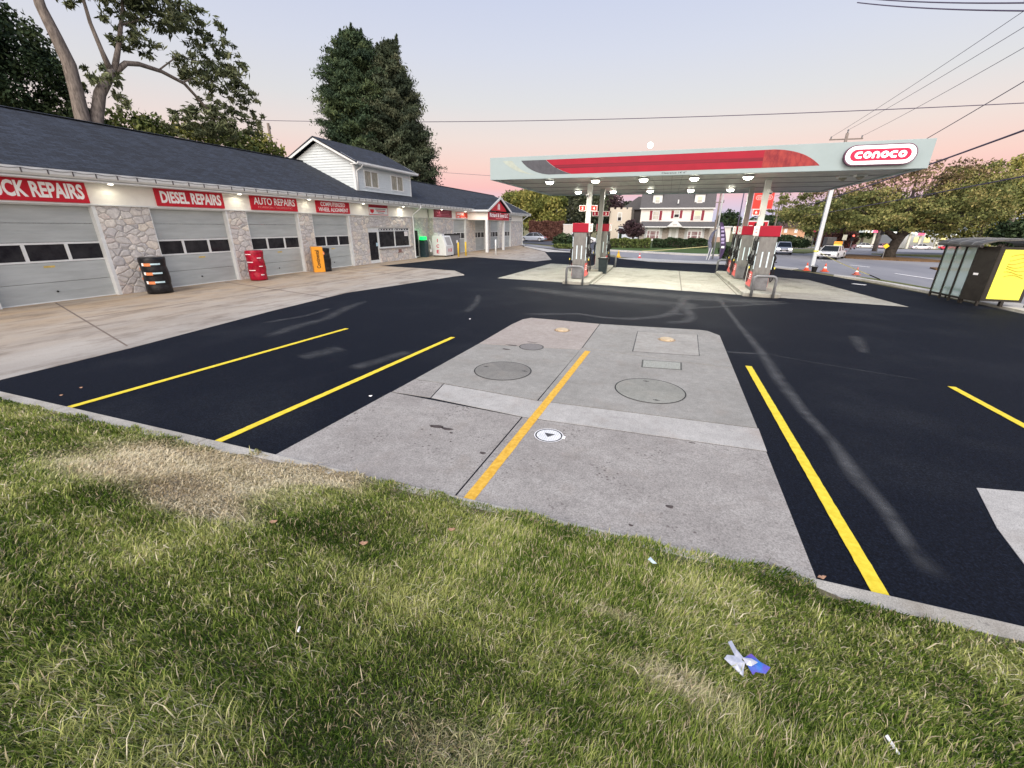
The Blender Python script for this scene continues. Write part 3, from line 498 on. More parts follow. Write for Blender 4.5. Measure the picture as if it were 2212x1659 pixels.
mb = MB().box(-18.4,-18.3,34.3,34.4,0,.08).box(-17.9,-17.8,34.3,34.4,0,.08).box(-17.9,-17.8,36,36.1,0,.08); mb.obj('feet', M_BLK, a)
a = thing('cash_machine','dark teal cash machine with glowing green topper in the stone recess','cash machine',(-18.75,31.7,0))
M_TEAL = mat('dark_teal',(.025,.045,.055),.5,var=.2)
MB().box(-19.05,-18.5,31.45,31.95,0,1.12).obj('cabinet', M_TEAL, a, bevel=.02); MB().ext([(-19.05,1.12),(-18.5,1.12),(-18.62,1.32),(-19.05,1.36)],'y',31.45,31.95).obj('screen_hood', M_TEAL, a)
MB().box(-18.75,-18.45,31.0,31.65,1.36,1.62).obj('lit_topper', mat('green_glow',(.02,.5,.08),.4,emis=(.0,.85,.12),es=1.6), a, bevel=.03)
MB().tube([(-18.45,32.0,1.38),(-18.35,32.08,1.15),(-18.3,32.1,.75),(-18.38,32.12,.5)],.035,6).box(-18.45,-18.3,32.02,32.16,.40,.62).obj('side_handle', M_WHITE, a)
l = bpy.data.lights.new('topper_light','POINT'); l.energy = 3; l.color = (.05,1,.15); l.shadow_soft_size = .15; lo = bpy.data.objects.new('topper_light', l); COL.objects.link(lo); lo.location = (-18.75,31.75,1.78)
def bollard(label,x,y,h,m):
    a = thing('bollard',label,'bollard',(x,y,0),0,'bollards in front of the garage'); r = .075
    MB().lathe([(r,0),(r,h-.05),(r*.8,h-.015),(r*.35,h)],(x,y,0),14).obj('pipe', m, a, smooth=True); MB().lathe([(r+.03,0),(r+.03,.03),(r,.035)],(x,y,.005),14).obj('collar', M_CE, a)
M_BY = mat('bollard_yellow',(.72,.50,.06),.5,var=.08)
bollard('nearer yellow bollard right in front of the ice freezer',-16.15,32.7,1.19,M_BY); bollard('farther yellow bollard, left of the first white porch post',-16.14,34.1,1.19,M_BY); bollard('white bollard standing in front of the porch, between its two posts',-14.4,36.7,1.33,M_WHITE)
# wrapped tyre stacks
def stack(name,label,x,y,r,h,m,n=4):
    a = thing(name,label,'tyre stack',(x,y,0)); pr = [(r*.8,0)]
    for i in range(n):
        z0 = h*i/n; dz = h/n; pr += [(r*.975,z0+.01),(r*.998,z0+dz*.25),(r,z0+dz*.5),(r*.998,z0+dz*.75),(r*.975,z0+dz-.01)]
    pr += [(r*.8,h),(r*.5,h-.01)]; mb = MB().lathe(pr,(x,y,.01),28)
    for i,v in enumerate(mb.v): mb.v[i] = (v[0]+.012*sin(9*v[2]+3*v[1]),v[1]+.012*cos(7*v[2]+2*v[0]),v[2])
    mb.obj('tyres', m, a, smooth=True); return a
def wrapstrip(mb,x,y,r,z,h,a0,a1,n=8):
    for i in range(n):
        t0 = a0+(a1-a0)*i/n; t1 = a0+(a1-a0)*(i+1)/n
        P = lambda t,rr,zz: (x+rr*cos(t),y+rr*sin(t),zz)
        mb.add([P(t0,r,z),P(t1,r,z),P(t1,r,z+h),P(t0,r,z+h),P(t0,r-.02,z),P(t1,r-.02,z),P(t1,r-.02,z+h),P(t0,r-.02,z+h)],[(0,1,2,3),(4,7,6,5),(0,4,5,1),(3,2,6,7),(0,3,7,4),(1,5,6,2)])
M_ORL = mat('orange_label',(.75,.25,.10),.6,var=.1); M_BLL = mat('pale_blue_label',(.50,.68,.74),.6,var=.1)
a = stack('tyre_stack','black-wrapped tyre stack with orange and white labels by the first stone pillar',-17.85,10.72,.40,1.3,M_BLKG)
for z in (1.02,.70,.38):
    mb = MB(); wrapstrip(mb,-17.85,10.72,.425,z-.01,.10,-1.25,-.75); mb.obj('label_patch', M_ORL, a); mb = MB(); wrapstrip(mb,-17.85,10.72,.425,z+.03,.055,-.75,-.05); mb.obj('label_strip', M_BLL, a)
    mb = MB(); wrapstrip(mb,-17.85,10.72,.423,z+.0,.10,-1.42,-1.25,3); mb.obj('label_patch', M_LETTER, a)
mb = MB(); wrapstrip(mb,-17.85,10.72,.42,.85,.09,-2.5,-2.2,4); wrapstrip(mb,-17.85,10.72,.42,.5,.09,-2.5,-2.2,4); mb.obj('label_patch', M_ORL, a)
a = stack('tyre_stack','stack of tyres wrapped in glossy red film by the second stone pillar',-17.88,15.05,.37,1.33,mat('glossy_red_wrap',(.33,.006,.025),.22,var=.35,vs=6,bump=.5,bs=9))
mb = MB()
for z,a0,a1 in ((1.16,-1.9,-1.1),(1.0,-.5,-.05),(.82,-1.8,-1.0),(.63,-.45,0),(.46,-1.7,-.9),(.25,-.4,0)): wrapstrip(mb,-17.88,15.05,.39,z,.035,a0,a1)
mb.obj('label_strip', mat('pink_white_label',(.85,.72,.75),.5,var=.05), a)
a = stack('tyre_display','orange display board leaning on a black tyre stack by the third stone pillar',-17.95,19.45,.34,1.24,M_BLKG,5); a['category'] = 'tyre display'
MB().ext([(-18.35,18.95),(-17.95,18.62),(-17.66,19.12),(-17.80,19.18),(-18.2,19.28)],'z',.01,1.34).obj('board', mat('display_orange',(.78,.33,.03),.45,var=.06), a, bevel=.015)
u = Vector((.29,.50,0)).normalized(); mb = MB(); lettering(mb,'Continental',Vector((-17.949,18.622,.22))+u*.36,(0,0,1),-u,.95,.20,.006,.02); mb.obj('lettering', M_BLK, a)
mb = MB(); n = Vector((.55,-.83,0)); c = Vector((-17.95,19.45,1.0))+n*.345; t = Vector((.83,.55,0))
mb.add([c+n*.012]+[c+n*.012+t*.12*cos(k*pi/8)+Vector((0,0,.12*sin(k*pi/8))) for k in range(16)],[(0,1+k,1+(k+1)%16) for k in range(16)]); mb.obj('badge', M_ORL, a, fixn=False)
mb = MB(); mb.add([c+n*.016]+[c+n*.016+t*.07*cos(k*pi/6)+Vector((0,0,.06*sin(k*pi/6)-.01)) for k in range(12)],[(0,1+k,1+(k+1)%12) for k in range(12)]); mb.obj('badge_mark', M_LETTER, a, fixn=False)
# ================================================================ pump canopy
CX0,CX1,CY0,CY1,CZ0,CZ1 = -7.86,7.99,19.40,30.2,4.42,5.31
CAN = thing('fuel_canopy','large flat-roofed pump canopy with pale fascia, red stripe and four columns','canopy',(0,24.6,0))
M_FAS = mat('pale_silver_fascia',(.32,.405,.42),.45,metal=.0,var=.03,vs=1.5)
mb = MB(); t = .16
mb.box(CX0,CX1,CY0,CY0+t,CZ0,CZ1).box(CX0,CX1,CY1-t,CY1,CZ0,CZ1).box(CX0,CX0+t,CY0+t,CY1-t,CZ0,CZ1).box(CX1-t,CX1,CY0+t,CY1-t,CZ0,CZ1)
mb.obj('fascia', M_FAS, CAN, bevel=.012)
MB().box(CX0+t,CX1-t,CY0+t,CY1-t,CZ1-.25,CZ1-.2).obj('roof_deck', mat('deck_grey',(.2,.2,.2),.9,var=.1), CAN)
mb = MB(); x = CX0+t
while x < CX1-t-.05: mb.box(x+.006,min(x+.394,CX1-t),CY0+t,CY1-t,CZ0+.06,CZ0+.08); x += .4
sf = mb.obj('soffit', mat('soffit_metal',(.38,.39,.36),.5,metal=.1,var=.25,vs=2,stretch=(1,3,1)), CAN)
MB().box(CX0+t,CX1-t,CY0+t,CY1-t,CZ0+.09,CZ0+.1).obj('soffit_backing', M_BLK, sf)
mb = MB(); [mb.box(CX0+t,CX1-t,y,y+.03,CZ0+.045,CZ0+.0599) for y in (21.9,24.4,26.9)]; mb.obj('soffit_batten', mat('soffit_dark',(.12,.12,.12),.7,var=.1), sf)
# fascia graphics on the front
yF = CY0
def gfx(name,pts,m,off): return MB().ext(pts,'y',yF-off,yF-.0).obj(name, m, CAN)
def curve(p0,p1,p2,n=12): return [((1-t)**2*p0[0]+2*t*(1-t)*p1[0]+t*t*p2[0],(1-t)**2*p0[1]+2*t*(1-t)*p1[1]+t*t*p2[1]) for t in np.linspace(0,1,n)]
zt,zb = 5.145,4.575
red = curve((-5.28,zt),(-4.9,4.78),(-4.15,zb))+[(3.0,zb+.005),(4.84,zb+.03)]+curve((4.84,zb+.03),(4.30,5.13),(3.3,zt+.03))+[(1,zt+.02)]
gfx('red_stripe',red,M_RED2,.004)
dk = curve((-4.95,4.93),(-4.9,4.86),(-4.80,4.80),4)+[(3.0,4.81),(3.0,4.93)]
MB().ext(dk,'y',yF-.0055,yF-.0035).obj('dark_stripe', mat('dark_red_band',(.13,.004,.018),.5,c2=(.24,.006,.026),vs=1.2,stretch=(.15,1,9)), CAN)
MB().ext([(3.0,zb+.006),(4.82,zb+.032)]+curve((4.82,zb+.032),(4.30,5.125),(3.3,zt+.025))+[(3.0,zt+.02)],'y',yF-.0058,yF-.0038).obj('faded_stripe', mat('faded_red',(.20,.02,.03),.6,c2=(.36,.05,.045),vs=7,stretch=(1,1,.5)), CAN)
gfx('grey_swoosh',curve((-6.40,5.15),(-6.0,4.66),(-5.15,4.575))+[(-4.17,zb)]+curve((-4.17,zb),(-4.92,4.78),(-5.30,zt)),mat('charcoal',(.075,.08,.095),.5,var=.15),.004)
gfx('silver_swoosh',curve((-7.26,5.16),(-6.7,4.64),(-5.65,4.58))+curve((-5.65,4.58),(-6.4,4.66),(-6.82,5.16)),mat('sage_silver',(.36,.42,.38),.4,metal=.2,var=.1),.004)
mb = MB(); lettering(mb,"Clearance 14' 6\"",(-.51,yF-.0005,4.475),(1,0,0),(0,0,1),.92,.065,.004,.01); mb.obj('lettering', mat('print_black',(.05,.05,.06),.6,var=.1), CAN)
# lamps under the soffit
LX = [-5.41,-3.31,-1.25,.78,2.78]
for y,xs in ((20.65,LX),(27.0,[-5.3,-3.25,-1.2,.93,2.9])):
    for x in xs:
        f = MB().box(x-.2,x+.2,y-.2,y+.2,CZ0-.02,CZ0+.06).obj('canopy_lamp', M_WHITE, CAN, bevel=.01)
        MB().lathe([(.16,0),(.165,-.03),(.13,-.075),(.05,-.095)],(x,y,CZ0-.02),18).obj('lens', mat('lens_glow',(1,1,.95),.4,emis=(1,.985,.82),es=30), f, smooth=True)
        l = bpy.data.lights.new('canopy_light','AREA'); l.shape = 'DISK'; l.size = .42; l.energy = 80; l.color = (1,.985,.86)
        lo = bpy.data.objects.new('canopy_light', l); COL.objects.link(lo); lo.location = (x,y,CZ0-.22)
for x,y in ((6.4,22.0),(6.85,21.6)):
    f = MB().box(x-.18,x+.18,y-.18,y+.18,CZ0-.01,CZ0+.06).obj('canopy_lamp', M_WHITE, CAN, bevel=.01); MB().lathe([(.14,0),(.15,-.04),(.05,-.12)],(x,y,CZ0-.01),16).obj('lens', M_GLASSG, f)
COLS = [(-3.88,22.75),(-3.70,25.92),(3.90,22.75),(3.86,26.6)]
M_CW = mat('column_white',(.62,.66,.64),.5,var=.05,vs=3); 
for x,y in COLS:
    c = MB().box(x-.12,x+.12,y-.12,y+.12,.13,CZ0+.05).obj('column', M_CW if y < 24 else mat('column_grey',(.30,.315,.30),.55,var=.1,vs=3), CAN, bevel=.012)
    MB().box(x-.2,x+.2,y-.2,y+.2,.13,.17).obj('base_plate', M_GREYP, c)
for x,y,nm in ((-3.86,22.62,'c'),(3.92,22.62,'c')):
    MB().lathe([(.08,0),(.10,-.05),(.08,-.12),(.02,-.14)],(x+(.10 if x > 0 else -.08),y-.10,4.0),16).tube([(x,y,4.05),(x+(.10 if x > 0 else -.08),y-.10,4.02)],.05,8).obj('security_camera', M_WHITE, CAN, smooth=True)
    MB().lathe([(.055,0),(.05,-.03),(.01,-.05)],(x+(.10 if x > 0 else -.08),y-.16,3.92),12).obj('camera_dome', M_BLK, CAN, smooth=True)
# brand sign: illuminated capsule
def capsule(cx,cz,w,h,n=14):
    r = h/2; return [(cx+w/2-r+r*cos(t),cz+r*sin(t)) for t in np.linspace(-pi/2,pi/2,n)]+[(cx-w/2+r+r*cos(t),cz+r*sin(t)) for t in np.linspace(pi/2,1.5*pi,n)]
def rounded_word(mb,cx,cz,h,y,pitch,th,depth=.012,ext=None):
    """six rounded lower case letters built from thick arcs"""
    def arc(c,r,a0,a1,sq=1.,n=18):
        P = [(c+ (r)*sq*cos(t), cz+r*sin(t)) for t in np.linspace(a0,a1,n)]; Q = [(c+(r-th)*sq*cos(t)-(0), cz+(r-th)*sin(t)) for t in np.linspace(a0,a1,n)]
        for i in range(n-1): mb.ext([P[i],P[i+1],Q[i+1],Q[i]],'y',y-depth,y)
    r = h/2
    for i,ch in enumerate('conoco'):
        c = cx+(i-2.5)*pitch
        if ch == 'o': arc(c,r,0,2*pi,1.08,28)
        elif ch == 'c':
            arc(c,r,.5*pi,1.5*pi,1.08)
            for s in (1,-1): mb.ext([(c,cz+s*r),(c+r*.85,cz+s*r),(c+r*.85,cz+s*(r-th)),(c,cz+s*(r-th))],'y',y-depth,y)
        else:
            arc(c,r,0,pi,1.0)
            for s in (1,-1): mb.ext([(c+s*r,cz),(c+s*(r-th),cz),(c+s*(r-th),cz-r),(c+s*r,cz-r)],'y',y-depth,y)
    return mb
sg = thing('brand_sign','illuminated white and red capsule sign on the right end of the canopy fascia','sign',(6.5,19.3,4.8))
scx,scz = 6.50,4.865
MB().ext(capsule(scx,scz,2.06,.64),'y',19.25,19.40).obj('housing', mat('plum_casing',(.13,.06,.10),.5,var=.1), sg)
MB().ext(capsule(scx,scz,1.98,.57),'y',19.235,19.25).obj('white_face', mat('lit_white',(.9,.92,.95),.4,emis=(1,1,1),es=.75), sg)
MB().ext(capsule(scx,scz,1.72,.36),'y',19.228,19.235).obj('red_face', mat('lit_red',(.6,.01,.05),.4,emis=(.62,.01,.05),es=.55), sg)
mb = MB(); rounded_word(mb,scx,scz,.21,19.228,.246,.066); mb.obj('lettering', mat('lit_letters',(.9,.9,.92),.4,emis=(1,1,1),es=.9), sg)
# ---------------------------------------------------------------- islands
ISZ = .14
def island(pts,nm): return MB().ext(pts,'z',0,ISZ).obj('pump_island', M_CE, bevel=.02)
il = island([(-4.28,19.32),(-3.22,19.25),(-3.08,19.4),(-3.12,24.2),(-3.3,24.25),(-4.28,24.2)],0); tag(il,'left pump island, near slab, raised pale concrete under the first pump','island',None)
il = island([(-4.28,25.3),(-3.16,25.3),(-3.0,25.4),(-3.05,28.7),(-3.2,28.85),(-4.28,28.85)],0); tag(il,'left pump island, far slab behind the black bin','island',None)
il = island([(3.08,18.46),(4.25,18.38),(4.40,18.6),(4.40,27.6),(3.0,27.6),(2.94,27.4)],0); tag(il,'long right pump island carrying three fuel pumps','island',None)
def num_sign(label,col,left,right,z,w=.33,h=.27,lit=1.):
    x,y = col; s = thing('pump_number_sign',label,'sign',(x,y,z-.3),0,'pump number signs on the canopy columns')
    MR = mat('lit_number_red',(.55,.03,.02),.5,emis=(.7,.05,.03),es=.35*lit) if lit > .3 else mat('number_red',(.42,.01,.04),.5,var=.05)
    for ch,sx in ((left,-1),(right,1)):
        if ch is None: continue
        a0 = x+.12 if sx > 0 else x-.12-w
        MB().box(a0,a0+w,y-.20,y-.04,z,z+h).obj('box', MR, s, bevel=.02)
        b = .022; MB().box(a0+.0,a0+w,y-.206,y-.202,z+h-b,z+h).box(a0,a0+w,y-.206,y-.202,z,z+b).box(a0,a0+b,y-.206,y-.202,z+b,z+h-b).box(a0+w-b,a0+w,y-.206,y-.202,z+b,z+h-b).obj('border', M_LETTER, s)
        if ch.strip(): mb = MB(); lettering(mb,ch,(a0+w/2-.045,y-.201,z+.07),(1,0,0),(0,0,1),.09 if ch != '1' else .05,h-.14,.008,.03); mb.obj('lettering', M_LETTER, s)
    return s
num_sign('lit orange-red number box reading 2 and 4 on the near left column',COLS[0],'2','4',3.21)
num_sign('dark red number box reading 1 and 3 on the far left column',COLS[1],'1','3',3.05,.36,.26,.2)
num_sign('lit red number box reading 6 on the near right column',COLS[2],'6',None,3.02,.30,.26)
# ---------------------------------------------------------------- pumps
M_PINK = mat('sun_faded_red',(.72,.14,.13),.6,var=.1); M_STR = mat('reflective_strip',(.62,.76,.82),.4,var=.05)
def pump(x,y,label,sc=1.):
    p = thing('fuel_pump',label,'fuel pump',(x,y,ISZ),0,'fuel pumps under the canopy')
    L = dict(parent=p, local=True)
    MB().box(-.30,.30,-.56,.56,0,2.10).obj('body', M_STEEL, bevel=.02, **L)
    MB().box(-.29,.29,-.585,-.56,.03,.62).obj('lower_panel', mat('dark_steel_panel',(.17,.175,.185),.5,metal=.4,var=.25,vs=4), bevel=.008, **L)
    MB().box(-.27,.27,-.575,-.56,.66,2.06).obj('end_panel', M_STEEL, bevel=.006, **L)
    c = MB().box(-.365,.365,-.60,.60,2.10,2.50).obj('cap', M_RED2, bevel=.02, **L)
    for s in (1,-1):
        q = MB().box(min(s*.366,s*.385),max(s*.366,s*.385),-.56,.60,2.115,2.485).obj('side_badge', M_WHITE, bevel=.004, **L)
        mb = MB(); lo,hi = sorted((s*.385,s*.389))
        mb.box(lo,hi,-.22,.12,2.22,2.26).box(lo,hi,-.2,.1,2.35,2.38).box(lo,hi,-.13,.03,2.385,2.405).box(lo,hi,-.2,.1,2.29,2.305); mb.obj('badge_mark', M_PINK, **L)
        lo,hi = sorted((s*.30,s*.318))
        MB().box(lo,hi,-.30,.30,1.55,1.92).obj('display', M_GLASSD, **L); MB().box(lo,hi,-.2,.2,1.25,1.5).obj('keypad', M_GREYP, **L)
        lo,hi = sorted((s*.30,s*.314)); MB().box(lo,hi,-.5,.5,.12,.72).obj('sticker', M_PINK, **L)
        mb = MB(); lo,hi = sorted((s*.3145,s*.317)); [mb.box(lo,hi,-.42,.38,z,z+.035) for z in (.58,.5,.42)]; mb.obj('sticker_text', M_LETTER, **L)
        for yy in (-.53,.53): lo,hi = sorted((s*.30,s*.325)); MB().box(lo,hi,yy-.02,yy+.02,.85,1.35).box(lo,hi,yy-.02,yy+.02,1.45,1.9).obj('edge_strip', M_STR, **L)
        for k,yy in enumerate((-.38,.30)):
            lo,hi = sorted((s*.30,s*.40)); MB().box(lo,hi,yy-.06,yy+.06,.98,1.16).obj('nozzle_boot', M_BLK, bevel=.01, **L)
            MB().tube([(s*.36,yy,1.02),(s*.40,yy,1.14),(s*.42,yy,1.26),(s*.40,yy,1.36),(s*.35,yy,1.40)],[.02,.035,.045,.03,.02],8).box(min(s*.40,s*.5),max(s*.40,s*.5),yy-.015,yy+.015,1.10,1.13).obj('nozzle', M_BLK, smooth=False, **L)
            pts = [(s*.32,yy,2.06),(s*.345,yy,1.95),(s*.35,yy-.02,1.6),(s*.37,yy-.04,1.2),(s*.45,yy-.05,.8),(s*.46,yy-.02,.42),(s*.42,yy+.05,.32),(s*.39,yy+.08,.5),(s*.39,yy+.05,.9),(s*.40,yy,1.1)]
            MB().tube(pts,.02,7).obj('hose', M_BLK, smooth=True, **L)
        MB().box(min(s*.43,s*.47),max(s*.43,s*.47),-.45,-.41,.86,.94).obj('hose_tag', mat('tag_yellow',(.75,.65,.10),.5,var=.1), **L)
    for a0 in (-.13,.09): MB().box(a0,a0+.05,-.581,-.576,.92,1.52).obj('reflector', M_STR, **L)
    p.scale = (1,1,sc); return p
pump(-3.79,20.90,'fuel pump nearest the garage side, behind the left hoop guard')
p = pump(-3.58,26.75,'fuel pump on the far left slab behind the black bin')
pump(3.73,19.95,'fuel pump behind the right hoop guard, nearest on the long island',.975)
pump(3.70,24.1,'middle fuel pump of the long right island',.975); pump(3.70,26.9+.55,'fuel pump at the far end of the long right island',.975) if False else None
pump(3.70,25.95,'fuel pump at the far end of the long right island',.975)
def hoop(label,xc,y,w,h,z0=.0):
    a = thing('hoop_guard',label,'guard rail',(xc,y,z0),0,'steel hoop guards at the pump islands'); r = .14; x0,x1 = -w/2,w/2
    pts = [(x0,0,0),(x0,0,h-r)]+[(x0+r-r*cos(t),0,h-r+r*sin(t)) for t in (pi/8,pi/4,3*pi/8)]+[(x0+r,0,h),(x1-r,0,h)]+[(x1-r+r*sin(t),0,h-r+r*cos(t)) for t in (pi/8,pi/4,3*pi/8)]+[(x1,0,h-r),(x1,0,0)]
    MB().tube(pts,.052,12).obj('bent_pipe', M_GREYP, a, local=True, smooth=True)
    MB().box(x0-.09,x0+.09,-.09,.09,.0,.015).box(x1-.09,x1+.09,-.09,.09,0,.015).obj('foot_plate', M_BLK, a, local=True)
hoop('grey hoop guard in front of the left pump',-3.72,19.22,.75,.80); hoop('grey hoop guard in front of the right pump',3.70,18.30,.74,.80)
hoop('grey hoop guard at the far end of the left island',-3.25,28.9,.6,.75); hoop('grey hoop guard at the far end of the right island',3.3,27.75,.6,.75)
a = thing('waste_bin','black square waste bin between the two left island slabs','bin',(-3.28,24.75,0))
mb = MB(); b = [(-.25,-.25),(.25,-.25),(.25,.25),(-.25,.25)]
mb.add([(-3.2+x*.8,24.75+y*.8,0) for x,y in b]+[(-3.2+x,24.75+y,.80) for x,y in b],[(3,2,1,0),(4,5,6,7),(0,1,5,4),(1,2,6,5),(2,3,7,6),(3,0,4,7)]); mb.obj('tub', mat('bin_dark',(.02,.03,.035),.5,var=.2), a, bevel=.015)
MB().box(-3.48,-2.92,24.47,25.03,.80,.86).obj('rim', M_BLK, a, bevel=.01); MB().box(-3.35,-3.05,24.6,24.9,.862,.875).obj('liner', mat('liner_grey',(.45,.47,.48),.5,var=.1), a)
# ---------------------------------------------------------------- covers in the concrete
def disc(mb,x,y,r,z0,z1,n=36,hole=0.): 
    return mb.lathe([(r,z0),(r,z1)],(x,y,0),n) if not hole else mb
def ring(mb,x,y,r0,r1,z,n=40):
    P = [(x+r*cos(t),y+r*sin(t),z) for r in (r0,r1) for t in np.linspace(0,2*pi,n,endpoint=False)]
    return mb.add(P,[(i,(i+1)%n,n+(i+1)%n,n+i) for i in range(n)])
M_COV = concrete('worn_iron_cover',(.175,.17,.155),(.24,.235,.21),.4,(.2,.19,.17),.4); M_DARK = mat('gap_dark',(.03,.03,.03),.9,var=.2)
def cover(label,x,y,r,m,group=None,slots=()):
    a = thing('manhole_cover',label,'manhole cover',(x,y,0),0,group)
    disc(MB(),x,y,r,.004,.0105,44).obj('lid', m, a); ring(MB(),x,y,r,r+.020,.0108).obj('rim_gap', M_DARK, a, fixn=False)
    if slots:
        mb = MB()
        for ang,d in slots:
            cx,cy = x+d*cos(ang),y+d*sin(ang); mb.box(cx-.05,cx+.05,cy-.008,cy+.008,.0105,.012).box(cx-.02,cx+.02,cy-.018,cy+.018,.0105,.0125)
        mb.obj('lifting_slot', M_DARK, a)
    return a
cover('large round cover left of the amber parking line',-2.54,6.80,.51,M_COV,'manhole covers in the concrete pad',((2.9,.38),(.25,.4)))
cover('large round cover right of the amber parking line',.05,6.72,.54,concrete('lighter_cover',(.23,.232,.205),(.30,.30,.26),.2,(.3,.3,.28),.3),'manhole covers in the concrete pad',((1.75,.42),(-1.3,.42)))
cover('small round grey cover on the pinkish slab',-2.51,8.52,.25,mat('grid_cover',(.20,.19,.18),.8,var=.25,vs=60),'manhole covers in the concrete pad')
a = thing('manhole_cover','small white round cover marked with a dark triangle','manhole cover',(-1.10,4.62,0),0,'manhole covers in the concrete pad')
disc(MB(),-1.10,4.62,.155,.004,.012,40).obj('lid', mat('white_chequer',(.66,.68,.68),.5,c2=(.80,.81,.80),vs=14), a); ring(MB(),-1.10,4.62,.155,.175,.0118).obj('rim_gap', M_DARK, a, fixn=False)
mb = MB()
for i in range(-5,6):
    for j in range(-5,6):
        x,y = i*.027,j*.027
        if x*x+y*y < .14**2: s = 1 if (i+j)%2 else -1; mb.box(-1.10+x-.009,-1.10+x+.009,4.62+y-.0022,4.62+y+.0022,.012,.0132) if s > 0 else mb.box(-1.10+x-.0022,-1.10+x+.0022,4.62+y-.009,4.62+y+.009,.012,.0132)
mb.obj('tread', mat('tread_grey',(.30,.31,.32),.6,var=.1), a)
MB().ext([(-1.17,4.665),(-1.03,4.665),(-1.10,4.565)],'z',.0135,.0145).obj('triangle_mark', mat('triangle_dark',(.07,.07,.075),.6,var=.2), a)
ring(MB(),-1.10,4.62,.175,.185,.0119).obj('rim', M_LETTER, a, fixn=False); MB().box(-.93,-.89,4.60,4.66,.006,.013).obj('hinge', M_LETTER, a)
M_CAP = mat('beige_cap',(.46,.35,.21),.6,c2=(.56,.46,.31),vs=9)
for x,y,lb in ((-2.23,10.3,'beige round fill cap on the pinkish slab'),(.30,10.26,'beige round fill cap on the square patch')):
    a = thing('fill_cap',lb,'fill cap',(x,y,0),0,'beige tank fill caps'); MB().lathe([(.165,.004),(.165,.03),(.14,.045),(.03,.048)],(x,y,0),28).obj('cap', M_CAP, a)
    ring(MB(),x,y,.165,.205,.0115).obj('rim_stain', mat('rusty_ring',(.34,.25,.17),.8,var=.2), a, fixn=False)
    mb = MB(); [mb.box(x+.15*cos(t)-.015,x+.15*cos(t)+.015,y+.15*sin(t)-.01,y+.15*sin(t)+.01,.03,.037) for t in np.linspace(0,2*pi,6,endpoint=False)]; mb.obj('bolt', M_DARK, a)
a = thing('drain_grate','rectangular speckled access plate in the concrete pad','grate',(.22,8.2,0))
MB().ext([(-.12,7.94),(.55,8.03),(.56,8.47),(-.13,8.38)],'z',.004,.0105).obj('plate', mat('speckled_plate',(.22,.23,.20),.8,c2=(.42,.43,.38),vs=60), a)
MB().ext([(-.15,7.91),(.58,8.0),(.59,8.50),(-.16,8.41)],'z',.004,.0085).obj('frame_gap', mat('gap_grey',(.10,.10,.09),.9,var=.1), a)
# ================================================================ vegetation helpers
def leaf_mat(name, c1, c2, c3=None, rough=.75):
    a = NT(name); at = a.n('ShaderNodeAttribute', attribute_name='shade'); a.col(a.ramp(at.outputs['Fac'], [(0,c1),(.55,c2),(1,c3 or c2)]))
    a.b.inputs['Roughness'].default_value = rough; a.b.inputs['Specular IOR Level'].default_value = .2; return a.m
def leaf_mesh(name, P, shade, size, m, parent=None, up=.3, asp=1.9, droop=0.):
    n = len(P); a = RNG.normal(size=(n,3)); a[:,2] -= droop; a /= np.linalg.norm(a,axis=1)[:,None]; b = RNG.normal(size=(n,3)); b -= a*(a*b).sum(1)[:,None]; b /= np.linalg.norm(b,axis=1)[:,None]
    s = (size*RNG.uniform(.55,1.35,n))[:,None]; A = a*s*asp*.5; B = b*s*.5
    V = np.stack([P-A, P+B-A*.1, P+A, P-B-A*.1],1).reshape(-1,3); me = bpy.data.meshes.new(name)
    me.vertices.add(4*n); me.vertices.foreach_set('co', V.ravel()); me.loops.add(4*n); me.loops.foreach_set('vertex_index', np.arange(4*n,dtype=np.int32))
    me.polygons.add(n); me.polygons.foreach_set('loop_start', np.arange(0,4*n,4,dtype=np.int32)); me.polygons.foreach_set('loop_total', np.full(n,4,dtype=np.int32)); me.update(calc_edges=True)
    at = me.attributes.new('shade','FLOAT','FACE'); at.data.foreach_set('value', np.clip(shade,0,1).astype(np.float32)); return link(name, me, m, parent)
def crown(ells, n, size, clump=.28, k=60, shell=.45):
    """points in clumps through a set of ellipsoids; clumps near the surface favoured"""
    P = []; Sh = []; tot = sum(e[3]*e[4]*e[5] for e in ells)
    for (cx,cy,cz,rx,ry,rz) in ells:
        share = rx*ry*rz/tot; kk = max(4,int(k*share)); nn = int(n*share)
        d = RNG.normal(size=(kk,3)); d /= np.linalg.norm(d,axis=1)[:,None]; r = RNG.uniform(shell**3,1,kk)**(1/3); C = d*r[:,None]
        sh = RNG.uniform(.1,.9,kk); w = RNG.uniform(.4,1.6,kk); idx = RNG.choice(kk,nn,p=w/w.sum())
        q = C[idx]+RNG.normal(size=(nn,3))*clump*RNG.uniform(.6,1.2,kk)[idx][:,None]*np.array([1,1,.8]); ok = np.linalg.norm(q,axis=1) < 1.18; q = q[ok]; idx = idx[ok]
        P.append(q*np.array([rx,ry,rz])+np.array([cx,cy,cz])); Sh.append(sh[idx]+RNG.normal(size=len(q))*.14)
    return np.concatenate(P), np.concatenate(Sh)
def tree(name,label,base,limbs,ells,n,size,m,bark=None,group='background trees',k=60,clump=.28,shell=.45,cat='tree',**kw):
    t = thing(name,label,cat,base,0,group)
    if limbs:
        mb = MB(); [mb.tube(p,r,9) for p,r in limbs]; mb.obj('trunk', bark or M_BARK, t, smooth=True)
    P,Sh = crown(ells,n,size,clump,k,shell); leaf_mesh('crown',P,Sh,size,m,t,**kw); return t
G_YG = leaf_mat('leaves_yellow_green',(.05,.07,.018),(.18,.20,.05),(.34,.31,.09))
G_MID = leaf_mat('leaves_mid_green',(.03,.05,.016),(.10,.135,.04),(.20,.22,.07))
G_DK = leaf_mat('leaves_dark_green',(.010,.022,.012),(.032,.058,.026),(.075,.105,.045))
